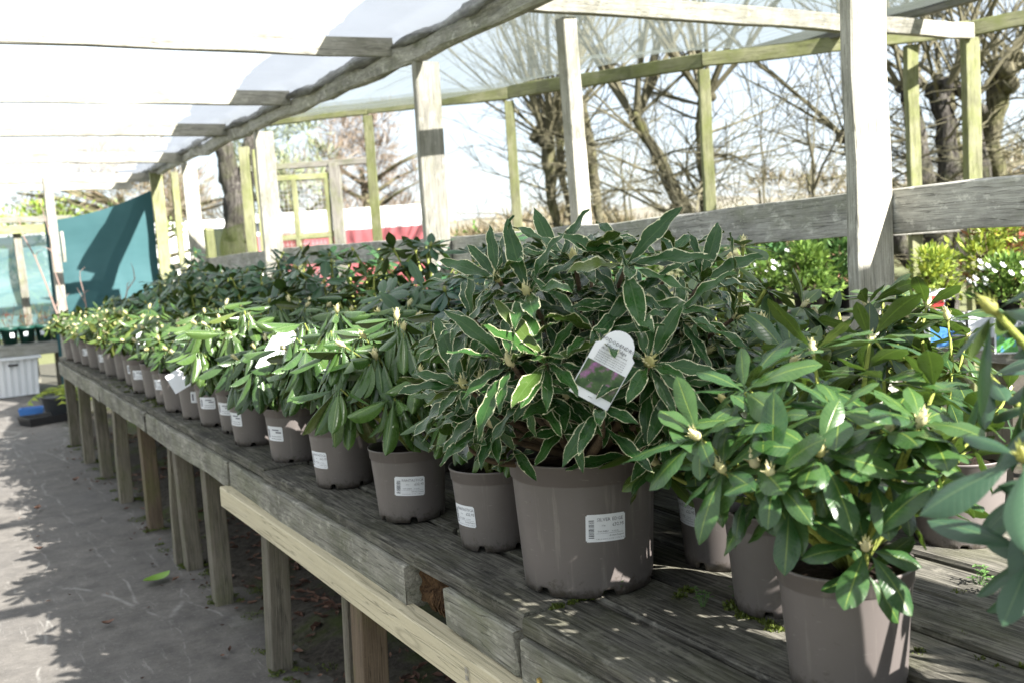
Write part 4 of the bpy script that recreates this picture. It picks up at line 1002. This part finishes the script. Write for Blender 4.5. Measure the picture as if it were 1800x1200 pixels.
def label_patch(pot, kind, az, zc, w_, h_, tilt, title=None, price=None, fine=True):
    q = POT[kind]
    def wrap(u, v, off):
        ct, st = math.cos(tilt), math.sin(tilt); uu, vv = u * ct - v * st, u * st + v * ct
        z = zc + vv; hh = q['h'] * .845; r = q['rb'] + (q['rt'] * .945 - q['rb']) * min(1, max(0, z / hh)) + off
        a = az + uu / r; return (r * math.cos(a), r * math.sin(a), z)
    V, F, mi = [], [], []
    def patch(u0, v0, u1, v1, off, m, n=6):
        b = len(V)
        for i in range(n + 1):
            u = u0 + (u1 - u0) * i / n
            V.append(wrap(u, v0, off)); V.append(wrap(u, v1, off))
        for i in range(n): F.append((b + 2 * i, b + 2 * i + 2, b + 2 * i + 3, b + 2 * i + 1)); mi.append(m)
    c = .0022
    patch(-w_ / 2 + c, -h_ / 2, w_ / 2 - c, h_ / 2, .0007, 0, 10); patch(-w_ / 2, -h_ / 2 + c, -w_ / 2 + c, h_ / 2 - c, .0007, 0, 1); patch(w_ / 2 - c, -h_ / 2 + c, w_ / 2, h_ / 2 - c, .0007, 0, 1)
    if fine:
        rnd = random.Random(title or 'x'); v = -h_ * .36
        while v < h_ * .30:
            t = rnd.choice([.0006, .0009, .0016]); patch(-w_ * .43, v, -w_ * .30, v + t, .0011, 1, 2); v += t + rnd.choice([.0007, .0011, .0018])
        def txt(s, size, u, v, m, center=False):
            tv, tf = text2d(s, size); b = len(V); wx = max(p[0] for p in tv) if center else 0
            for p in tv: V.append(wrap(u + p[0] - wx / 2, v + p[1], .0012))
            for f in tf: F.append(tuple(b + i for i in f)); mi.append(m)
        if title: txt(title, .0088, w_ * .10, h_ * .25, 2, True)
        if price: txt(price, .0085, w_ * .15, h_ * .05, 1); txt('3 ltr' if kind == '3L' else '7 ltr', .0045, -w_ * .12, h_ * .06, 2)
        txt('TOP SHELF', .0042, -w_ * .22, -h_ * .15, 1); txt('in stock', .004, w_ * .14, -h_ * .15, 2)
        patch(-w_ * .26, -h_ * .20, w_ * .44, -h_ * .20 + .0004, .0011, 2, 6); txt('UK Plant Passport', .004, w_ * .06, -h_ * .31, 1); txt('A Rhododendron  B 1208  C 10432  D GB', .0031, -w_ * .25, -h_ * .42, 2)
    else:
        for (u0, v0, u1, v1) in [(-.42, -.3, -.32, .3), (-.1, .22, .3, .30), (.12, .05, .42, .14), (-.2, -.2, .4, -.17), (-.2, -.36, .4, -.33)]: patch(u0 * w_, v0 * h_, u1 * w_, v1 * h_, .0011, 2, 3)
    o = link('price_label', me('price_label', V, F, [M['card'], M['print'], M['grey_print']], mi=mi), pot)
    return o

def hang_tag(root, loc, rot, w_, h_, title=None, pic=None):
    """plastic plant tag with rounded head, string hole and printed picture"""
    V, F, mi = [], [], []; t = .0008; out_ = [(-w_ / 2, 0), (w_ / 2, 0), (w_ / 2, h_ * .72), (w_ * .40, h_ * .76)]
    out_ += [(w_ * .40 * math.cos(a), h_ * .76 + h_ * .24 * math.sin(a)) for a in [math.pi * k / 10 for k in range(1, 10)]] + [(-w_ * .40, h_ * .76), (-w_ / 2, h_ * .72)]
    n = len(out_); V = [(x, -t, z) for x, z in out_] + [(x, t, z) for x, z in out_]; F = [tuple(range(n)), tuple(range(2 * n - 1, n - 1, -1))] + [(k, n + k, n + (k + 1) % n, (k + 1) % n) for k in range(n)]; mi = [0] * len(F)
    if pic:
        b = len(V); V += [(-w_ * .48, -t * 2, h_ * .12), (w_ * .48, -t * 2, h_ * .12), (w_ * .48, -t * 2, h_ * .50), (-w_ * .48, -t * 2, h_ * .50)]; F.append((b, b + 1, b + 2, b + 3)); mi.append(2)
    def txt(s, size, z, m=1):
        tv, tf = text2d(s, size); b = len(V); wx = max(p[0] for p in tv)
        for p in tv: V.append((p[0] - wx / 2, -t * 2.2, z + p[1]))
        for f in tf: F.append(tuple(b + i for i in f)); mi.append(m)
    if title:
        txt('RHODODENDRON', w_ * .12, h_ * .80); txt(title, w_ * .12, h_ * .735); txt('(Rhododendron ponticum)', w_ * .06, h_ * .69)
        for k in range(5): txt('flowering evergreen shrub for acid soil', w_ * .045, h_ * (.645 - .03 * k))
        txt('www', w_ * .05, h_ * .05)
    o = link('plant_tag', me('plant_tag', V, F, [M['card'], M['print'], pic or M['card']], mi=mi), root)
    o.location = loc; o.rotation_euler = rot; return o

LLEN = {'droop': .116, 'silver': .138, 'broad': .094, 'fleck': .09, 'dark': .098, 'mid': .085, 'lance': .085, 'grey': .135}
count_leaf = [0]
def rhodo(x, y, pot, kind, seed, label, tips=None, ntips=14, R=.20, H=.34, z0=None, droop=0.0, n1=9, n2=5, theta=(55, 100), theta2=(85, 125), lscale=1.0, bud='cream', budp=.8, stem='stem', group='potted rhododendrons on the bench', individual=True, gap=.045, fill=0, uplift=.55, flat_=.65, low=.30, under=.045):
    rnd = random.Random(seed); R *= rnd.uniform(.86, 1.12); H *= rnd.uniform(.86, 1.12) if not tips else 1.0; lean = (rnd.gauss(0, .045), rnd.gauss(0, .045)) if not tips else (0, 0)
    root = empty('potted_rhododendron', (x, y, BZ)); tag(root, label, 'potted plant', group)
    q = POT[pot]; p = link('pot', POTM[pot][0], root); p.rotation_euler.z = rnd.uniform(0, 6.28); link('soil', POTM[pot][1], root)
    zs = q['h'] * .87
    T = []
    if tips:
        for (a, b, c) in tips: T.append(Vector((a - x, b - y, c - BZ)))
    m = fill if tips else ntips
    for i in range(m):
        f = (i + .5) / m; ph = math.acos(1 - f * (1.02 if not tips else 1.1)); az = i * 2.39996 + rnd.uniform(-.35, .35)
        rr = R * rnd.uniform(.80, 1.10); T.append(Vector((rr * math.sin(ph) * math.cos(az) + lean[0], rr * math.sin(ph) * math.sin(az) + lean[1], zs + H * (low + (1 - low) * math.cos(ph) * rnd.uniform(.85, 1.15)) - .02)))
    tr_ = rnd.uniform(-.30, .38); tint = (max(.6, 1 + tr_ + rnd.uniform(-.1, .15)), 1 + tr_ * .7, 1 + rnd.uniform(-.15, .25), 1)
    SV, SF = [], []; leaves = []; buds = []
    base_r = .0075 if kind == 'broad' else (.006 if pot == '3L' else .011)
    nb = max(2, len(T) // 5); bases = [Vector((rnd.gauss(0, .012), rnd.gauss(0, .012), zs)) for _ in range(nb)]
    for ti, tp in enumerate(T):
        out_d = Vector((tp.x, tp.y, 0)); od = out_d.normalized() if out_d.length > .01 else Vector((0, 0, 0)); frac = min(1, out_d.length / max(.05, R))
        ax = (Vector((0, 0, 1)) * (1 - flat_ * frac * .6) + od * flat_ * frac + Vector((rnd.gauss(0, .15), rnd.gauss(0, .15), rnd.gauss(0, .08)))).normalized()
        b = bases[ti % nb]; m1 = b + Vector((tp.x * .35, tp.y * .35, (tp.z - b.z) * .45)); c1 = tp - ax * (.35 * (tp - b).length)
        pts = []
        for k in range(8):
            t = k / 7; pts.append(b * (1 - t) ** 3 + m1 * 3 * t * (1 - t) ** 2 + c1 * 3 * t * t * (1 - t) + tp * t ** 3)
        tube(SV, SF, pts, [base_r * (1 - .62 * k / 7) * (1 if k < 6 else .85) for k in range(8)], 6)
        tot = [(tp, n1, theta)]
        if n2: tot.append((pts[6].lerp(pts[5], .5) if gap < 0 else tp - ax * gap * rnd.uniform(.8, 1.4), n2, theta2))
        for wi, (cp, nn, th) in enumerate(tot):
            a0 = rnd.uniform(0, 6.28); nn = max(3, nn + rnd.randint(-1, 1)); u = ax.orthogonal().normalized(); v = ax.cross(u)
            for k in range(nn):
                a = a0 + k * 2.39996 + rnd.gauss(0, .15); an = R_(rnd.uniform(*th)); d = ax * math.cos(an) + (u * math.cos(a) + v * math.sin(a)) * math.sin(an)
                g = droop * rnd.uniform(.35, 1.5) + (.12 if wi else 0); d = (d + Vector((0, 0, -g))).normalized()
                nrm = ax * 1.0 + Vector((0, 0, uplift)) + Vector((rnd.gauss(0, .22), rnd.gauss(0, .22), rnd.gauss(0, .15)))
                if kind == 'droop':      # leaves arch out on their stalks and hang
                    o2 = Vector((math.cos(a), math.sin(a), 0)) + Vector((ax.x, ax.y, 0)) * .9; o2.normalize()
                    hang = rnd.random()
                    d = (o2 * rnd.uniform(.30, .85) + Vector((0, 0, -rnd.uniform(.65, 1.15)))) if hang < .78 else (o2 + Vector((0, 0, rnd.uniform(-.35, .25))))
                    d.normalize(); nrm = o2 * 1.2 + Vector((0, 0, .45)) + Vector((rnd.gauss(0, .25), rnd.gauss(0, .25), 0)); cp2 = cp + o2 * rnd.uniform(.004, .020)
                else: cp2 = cp
                X, Y, Z = frame(d, nrm); sc = lscale * rnd.uniform(.62, 1.14) * (1 if wi == 0 else .95)
                leaves.append((cp2 + X * .003, X, Y, Z, sc, rnd.randrange(len(LEAF[kind]))))
        if rnd.random() < budp:
            X = ax.orthogonal().normalized(); Y = ax.cross(X); buds.append(m4(X, Y, ax, tp - ax * .002, rnd.uniform(.75, 1.15)))
    link('stem', me('stem', SV, SF, M[stem], True), root)
    # never let leaves sink into the bench
    rl = Vector((x, y, BZ)); keep = []
    for L in leaves:
        tipz = (L[0] + L[1] * (LLEN[kind] * L[4])).z - .18 * LLEN[kind] * L[4]; midp = L[0] + L[1] * (.06 * L[4])
        if tipz > q['h'] - under * rnd.uniform(.3, 1.2): keep.append(L)
    leaves = keep
    leaves.sort(key=lambda L: (rl + L[0] - CAM).length)
    ind = leaves[:295] if individual else []; rest = leaves[len(ind):]
    for (p_, X, Y, Z, sc, v) in ind:
        link('leaf', LEAF[kind][v], root, m4(X, Y, Z, p_, sc)).color = tint; count_leaf[0] += 1
    if individual:
        for mb in buds: link('bud', BUD[bud], root, mb)
    def joined(name, items, mats):
        V, F, UV = [], [], []
        for (mesh, mt) in items:
            b = len(V); V += [tuple(mt @ vv.co) for vv in mesh.vertices]; F += [tuple(b + i for i in pl.vertices) for pl in mesh.polygons]
            if mesh.uv_layers:
                uvd = {}
                for lp_ in mesh.loops: uvd[lp_.vertex_index] = tuple(mesh.uv_layers[0].data[lp_.index].uv)
                UV += [uvd[i] for i in range(len(mesh.vertices))]
        o = link(name, me(name, V, F, mats, True, UV or None), root); o['kind'] = 'stuff'; o.color = tint
    if rest: joined('foliage', [(LEAF[kind][v], m4(X, Y, Z, p_, sc)) for (p_, X, Y, Z, sc, v) in rest], M[{'droop': 'lf_droop', 'silver': 'lf_silver', 'broad': 'lf_broad', 'fleck': 'lf_fleck', 'dark': 'lf_dark', 'mid': 'lf_mid', 'lance': 'lf_mid', 'grey': 'lf_grey'}[kind]])
    if buds and not individual: joined('buds', [(BUD[bud], mb) for mb in buds], M['bud' if bud != 'green' else 'bud_green'])
    return root, p

def lab(rp, kind, off=0.0, zc=None, tilt=0.0, title=None, price=None, fine=False, w_=.068, h_=.046):
    root, pot = rp; toC = math.atan2(-root.location.y, -root.location.x)
    return label_patch(pot, kind, toC + off - pot.rotation_euler.z, zc or POT[kind]['h'] * .45, w_, h_, tilt, title, price, fine)

def centre(px, py, pot):    # px,py = where the pot's near foot touches the bench
    d = Vector((px, py)).normalized() * POT[pot]['rb']; return px + d.x, py + d.y

# --- the big cream-edged plant
sx, sy = centre(.97, 1.48, '7L')
TS = [(.936, 1.459, 1.29), (.832, 1.488, 1.275), (.985, 1.341, 1.285), (1.171, 1.469, 1.28), (1.151, 1.357, 1.244), (.917, 1.333, 1.182), (.846, 1.416, 1.25), (.809, 1.549, 1.212), (1.048, 1.295, 1.198), (1.195, 1.325, 1.183), (.886, 1.292, 1.076), (.786, 1.381, 1.148), (.766, 1.503, 1.104), (.832, 1.354, 1.145), (.97, 1.274, 1.134), (1.028, 1.294, 1.089), (1.147, 1.346, 1.128), (.942, 1.424, 1.298), (.978, 1.337, 1.221)]
s = rhodo(sx, sy, '7L', 'silver', 42, 'large rhododendron with narrow cream-edged leaves and a hanging white tag', tips=TS, fill=32, R=.25, H=.36, n1=10, n2=6, under=.02, theta=(34, 92), theta2=(70, 125), gap=.055, stem='stem_brown', budp=.55, bud='cream', uplift=.3)
lab(s, '7L', .28, .128, -.03, 'SILVER EDGE', '£32.95', True, .074, .050)
hang_tag(s[0], (.856 - sx, 1.280 - sy, 1.092 - BZ), (R_(4), R_(32), R_(-33)), .066, .118, 'Silver Edge', picmat('pink_flower_photo', (.02, .05, .02), (.05, .10, .035), (.30, .12, .28)))
# --- the near plant at lower right
fx, fy = centre(1.01, .93, '3L')
TF = [(.99, .911, 1.096), (1.147, .892, 1.103), (.945, 1.032, 1.116), (.929, .979, 1.082), (.866, 1.036, 1.065), (1.043, .858, 1.045), (.88, .918, 1.03), (.991, .865, 1.02), (.893, .96, 1.035), (1.082, 1.039, 1.154), (1.041, .879, 1.067), (1.193, 1.034, 1.159), (1.225, .909, 1.035), (.926, .886, 1.055)]
f_ = rhodo(fx, fy, '3L', 'broad', 77, 'near rhododendron with broad glossy leaves and yellow stems, in the foremost pot', tips=TF, fill=9, R=.20, H=.32, n1=8, n2=4, theta=(42, 95), theta2=(70, 112), bud='fat', budp=.6, lscale=1.0, under=.035)
# --- plant cut by the right edge of the view
rx_, ry_ = 1.17, .60
TR = [(.949, .661, 1.234), (.914, .609, 1.094), (.92, .605, 1.0), (1.0, .625, 1.173), (.93, .563, 1.067), (1.03, .613, 1.223), (1.136, .80, 1.132)]
rhodo(rx_, ry_, '5L', 'grey', 90, 'rhododendron with large blue-grey leaves cut off by the right edge of the picture', tips=TR, fill=4, R=.18, H=.34, n1=7, n2=4, theta=(60, 105), theta2=(85, 120), bud='green', budp=.9, droop=.25, lscale=.72, under=.12)

# --- front row, near to far
ordw = ['first', 'second', 'third', 'fourth', 'fifth', 'sixth', 'seventh', 'eighth', 'ninth', 'tenth', 'eleventh', 'twelfth', 'thirteenth', 'fourteenth', 'fifteenth', 'sixteenth', 'seventeenth', 'eighteenth', 'nineteenth', 'twentieth']
DR = dict(droop=1.05, theta=(35, 118), theta2=(60, 125), ntips=17, R=.155, H=.32, n1=11, n2=8, lscale=1.0, low=.50, gap=.04, under=.035)
front = [(.98, 1.83, '3L', 'droop', 1), (.94, 2.17, '3L', 'droop', 2), (.945, 2.62, '3L', 'droop', 3), (.955, 3.06, '3L', 'droop', 4), (.945, 3.45, '3L', 'droop', 5), (.975, 3.74, '3L', 'droop', 6), (.955, 3.98, '3L', 'droop', 7), (.94, 4.22, '3L', 'mid', 8), (.93, 4.51, '3L', 'mid', 9), (.95, 4.80, '3L', 'mid', 10), (.95, 5.06, '3L', 'mid', 11), (.945, 5.36, '3L', 'mid', 12), (.97, 5.70, '3L', 'mid', 13), (.98, 6.05, '3L', 'mid', 14), (.96, 6.33, '3L', 'mid', 15), (.965, 6.60, '3L', 'mid', 16), (.955, 6.94, '3L', 'mid', 17), (.945, 7.23, '3L', 'mid', 18), (.93, 7.51, '3L', 'mid', 19), (.92, 7.86, '3L', 'mid', 20)]
for (px, py, pk, kd, k) in front:
    cx, cy = centre(px, py, pk); D = math.hypot(cx, cy)
    if kd == 'droop':
        kw = dict(DR)
        if k == 1: kw.update(H=.30, R=.14)
        r = rhodo(cx, cy, pk, 'droop', 200 + k, ('drooping-leaved rhododendron, %s in the front row beyond the large cream-edged plant' % ordw[k - 1]), individual=True, bud='fat', budp=.45, **kw)
    else:
        r = rhodo(cx, cy, pk, 'mid', 200 + k, ('small yellow-budded rhododendron, %s in the front row beyond the large cream-edged plant' % ordw[k - 1]), individual=D < 5.6, bud='fat', budp=1.0, ntips=15, R=.18, H=.25 if k < 14 else .22, low=.45, under=.02, n1=8, n2=5, theta=(50, 105), theta2=(80, 125), droop=.25, flat_=.9)
    if k == 1: lab(r, '3L', -.95, .075, 0, 'FANTASTICA', '£22.95', True)
    elif k == 2: lab(r, '3L', -.02, .088, -.06, 'FANTASTICA', '£22.95', True, .072, .046)
    elif k == 3: lab(r, '3L', -.95, .080, -.02, 'FANTASTICA', '£22.95', True)
    elif k in (4, 5, 6, 7, 8): lab(r, '3L', [-.85, -1.0, -.85, -.6, -.1][k - 4], .095, -.03)
    elif k in (10, 12, 13, 16, 18): lab(r, '3L', -.8 + .1 * (k % 5), .095, 0.0)
    if k == 4: hang_tag(r[0], (.86 - cx, 2.98 - cy, .30), (R_(-28), R_(28), R_(-35)), .078, .15)
    if k == 8: hang_tag(r[0], (.80 - cx, 4.10 - cy, .17), (R_(-15), R_(62), R_(-40)), .08, .11)
    if k == 11: hang_tag(r[0], (-.11, -.06, .28), (R_(-30), R_(60), R_(-40)), .06, .10)

# --- pots just behind the near plant
hx, hy = centre(1.13, 1.18, '3L'); rhodo(hx + .02, hy + .01, '3L', 'broad', 301, 'rhododendron half hidden right behind the foremost pot', ntips=11, R=.15, H=.30, n1=8, n2=4, bud='fat')
gx, gy = centre(1.245, 1.43, '3L'); g_ = rhodo(gx, gy, '3L', 'fleck', 302, 'yellow-flecked rhododendron right of the large cream-edged plant, its pot partly sunlit', ntips=15, R=.21, H=.37, n1=8, n2=5, bud='fat'); lab(g_, '3L', -1.05, .105, 0, 'FANTASTICA', '£22.95', True)
kx, ky = centre(1.64, 1.23, '3L'); rhodo(kx, ky, '3L', 'broad', 303, 'rhododendron in the sunlit pot far right on the bench', ntips=13, R=.19, H=.30, n1=8, n2=5, bud='fat')

# --- back rows
rn = random.Random(99)
n2_ = n3_ = n4_ = 0
rows = [(1.24, 1.92, 8.0, .37), (1.50, 1.68, 8.1, .40), (1.77, 1.55, 8.15, .43)]
desc = ['second row', 'third row', 'back row along the rail']
for ri, (rx0, y0, y1, st) in enumerate(rows):
    y = y0; k = 0
    while y < y1:
        xx = rx0 + rn.uniform(-.025, .025); yy = y + rn.uniform(-.03, .03); D = math.hypot(xx, yy)
        if ri == 0: kd = 'droop' if yy < 4.0 else ('dark' if k % 3 else 'mid')
        elif ri == 1: kd = 'fleck' if yy < 1.9 else ('silver' if yy < 2.3 else ('dark' if k % 3 != 2 else 'mid'))
        else: kd = 'fleck' if yy < 2.1 else ('lance' if k in (6, 9) else 'dark')
        lb = {'droop': 'drooping-leaved', 'dark': 'dark blue-green', 'mid': 'mid-green', 'fleck': 'yellow-flecked', 'silver': 'cream-edged', 'lance': 'narrow-leaved'}[kd]
        label = '%s rhododendron, %s from the near end in the %s' % (lb, ordw[k], desc[ri])
        if kd == 'droop': kw = dict(DR); kw.update(H=.32 + .02 * rn.random())
        else: kw = dict(ntips=13 if D > 4 else 16, R=.20, H=[.30, .37, .46][ri] * rn.uniform(.9, 1.08) if yy > 2.2 else (.30 if ri == 2 and k == 0 else .37), n1=9, n2=5, theta=(45, 100), theta2=(80, 120), lscale=1.15 if kd == 'dark' and yy < 4.2 else 1.0, droop=.1)
        rhodo(xx, yy, '5L' if ri else '3L', kd, 400 + ri * 50 + k, label, individual=D < 5.2, bud='fat' if kd in ('fleck', 'droop') else 'green', budp=.7, **kw)
        y += st; k += 1

# ------------------------------------------------------------------ small things on bench and ground
def litter():
    rnd = random.Random(17); V, F = [], []
    def dead(x, y, z, s):
        a = rnd.uniform(0, 6.28); c, sn = math.cos(a), math.sin(a); b = len(V); curl = rnd.uniform(.1, .6) * s
        for (u, v, h) in ((-s, 0, 0), (-.3 * s, .38 * s, curl), (.5 * s, .3 * s, curl * .8), (s, 0, 0.01), (.5 * s, -.3 * s, curl * .7), (-.3 * s, -.38 * s, curl), (0, 0, 0)): V.append((x + u * c - v * sn, y + u * sn + v * c, z + h))
        for i in range(6): F.append((b + 6, b + i, b + (i + 1) % 6))
    for _ in range(110):
        x = rnd.gauss(.88, .10); y = rnd.uniform(1.6, 8.6); dead(x, y, .010, rnd.uniform(.008, .020))
    for _ in range(40):
        x = rnd.uniform(-.2, .8); y = rnd.uniform(2.2, 9.5); dead(x, y, .009, rnd.uniform(.006, .014))
    for _ in range(3400):
        x = rnd.uniform(1.12, 2.2) if rnd.random() < .9 else rnd.uniform(.95, 1.2); y = rnd.uniform(-.2, 8.6)
        if fbm(x, y, 1.3, 8.0) < -.05: continue
        dead(x, y, soil_h(x, y) + .004, rnd.uniform(.012, .030))
    t = NT('dead_leaf'); ge = t.n('NewGeometry'); c = t.ramp(ge.outputs['Random Per Island'], (0, (.05, .03, .022)), (.6, (.12, .065, .045)), (1, (.22, .13, .09)))
    o = link('leaf_litter', me('leaf_litter', V, F, t.done(t.bsdf(c, .85, .2)))); tag(o, 'brown fallen leaves lying on the soil under the bench', 'leaf litter', kind='stuff')
litter()
def fallen(i, x, y, s, rot, col, label, curl=.25):
    V, F = [], []; n = 8
    for k in range(n + 1):
        t = k / n; wd = math.sin(math.pi * t) ** .8 * .28 * s + .0005
        for v in (-1, 0, 1): V.append((s * (t - .5), v * wd, .004 + curl * s * (t - .5) ** 2 * 2 + abs(v) * wd * curl))
    for k in range(n):
        for j in range(2): a = k * 3 + j; F.append((a, a + 3, a + 4, a + 1))
    o = link('fallen_leaf', me('fallen_leaf', V, F, simple_leaf('fallen_%d' % i, col, tuple(c * 1.3 for c in col), .1), True)); o.location = (x, y, .012); o.rotation_euler.z = rot; tag(o, label, 'leaf')
fallen(0, .735, 4.45, .14, .5, (.14, .26, .03), 'fallen green leaf on the path beside the fourth bench leg')
for i, (x, y, lb) in enumerate([(.475, 4.02, 'curled brown dead leaf in the middle of the shaded path'), (.44, 6.28, 'brown dead leaf on the path near the far shadow edge'), (.36, 5.35, 'small brown dead leaf at the edge of the path shadow'), (.72, 6.95, 'tiny brown dead leaf further up the path near the bench legs')]):
    fallen(i + 1, x, y, .05 + .015 * (i % 2), i * 1.3, (.13, .065, .04), lb, .6)

def moss():
    rnd = random.Random(23); V, F = [], []
    def clump(x, y, z, r, n):
        for _ in range(n):
            a = rnd.uniform(0, 6.28); q = r * math.sqrt(rnd.random()); h = rnd.uniform(.004, .012) * (1 - .5 * q / r); px, py = x + q * math.cos(a), y + q * math.sin(a) * 1.0; an = rnd.uniform(0, 6.28); w_ = .0035; b = len(V)
            V.extend([(px - w_ * math.cos(an), py - w_ * math.sin(an), z), (px + w_ * math.cos(an), py + w_ * math.sin(an), z), (px + rnd.uniform(-.004, .004), py + rnd.uniform(-.004, .004), z + h)]); F.append((b, b + 1, b + 2))
    for k in range(16): clump(.90 + .0075 * k + rnd.uniform(-.02, .02), 1.50 + rnd.uniform(-.006, .006), BZ - .008, rnd.uniform(.004, .010), 40)
    for _ in range(10): clump(1.279 + rnd.uniform(-.02, .02), rnd.uniform(.95, 1.5), BZ - .004, .014, 50)
    for _ in range(10): clump(1.12 + rnd.uniform(-.02, .03), rnd.uniform(1.15, 1.42), BZ - .004, .016, 60)
    for _ in range(70): clump(rnd.uniform(.86, 1.0), rnd.uniform(4.6, 6.2), BZ - .003, rnd.uniform(.01, .03), 40)
    for _ in range(22): clump(rnd.uniform(1.2, 1.7), rnd.uniform(.75, 1.3), BZ - .003, rnd.uniform(.006, .014), 40)
    for y, wd, mt in legs:
        for _ in range(7): clump(.905 + rnd.uniform(-.06, .06), y + rnd.uniform(-.07, .07), .008, .02, 45)
    for _ in range(120): clump(rnd.uniform(.85, 1.12), rnd.uniform(1.2, 8.4), .006, rnd.uniform(.015, .05), 55)
    o = link('moss', me('moss', V, F, simple_leaf('moss_frond', (.045, .065, .010), (.11, .14, .018), .1))); tag(o, 'green moss tufts in the plank joints and round the bench legs', 'moss', kind='stuff')
moss()
def weeds():
    rnd = random.Random(29); V, F = [], []
    for (cx, cy) in [(1.10, 1.33), (1.16, 1.30), (1.22, 1.24), (1.52, 1.10), (1.49, 1.06), (1.03, 1.47)]:
        for _ in range(10):
            a = rnd.uniform(0, 6.28); h = rnd.uniform(.008, .03); q = (cx + math.cos(a) * .012, cy + math.sin(a) * .012, BZ + h); tube(V, F, [(cx, cy, BZ - .01), q], [.0006, .0005], 3, False)
            for k in range(3):
                b = len(V); t = a + k * 2.1; V.extend([q, (q[0] + .006 * math.cos(t - .5), q[1] + .006 * math.sin(t - .5), q[2] + .002), (q[0] + .010 * math.cos(t), q[1] + .010 * math.sin(t), q[2] + .001), (q[0] + .006 * math.cos(t + .5), q[1] + .006 * math.sin(t + .5), q[2] + .002)]); F.append((b, b + 1, b + 2, b + 3))
    o = link('seedling_weeds', me('seedling_weeds', V, F, simple_leaf('weed_leaf', (.06, .13, .03), (.10, .20, .05), .2))); tag(o, 'tiny green weeds sprouting between the bench planks', 'weeds', kind='stuff')
weeds()
print('LEAVES', count_leaf[0], 'OBJECTS', len(bpy.data.objects))
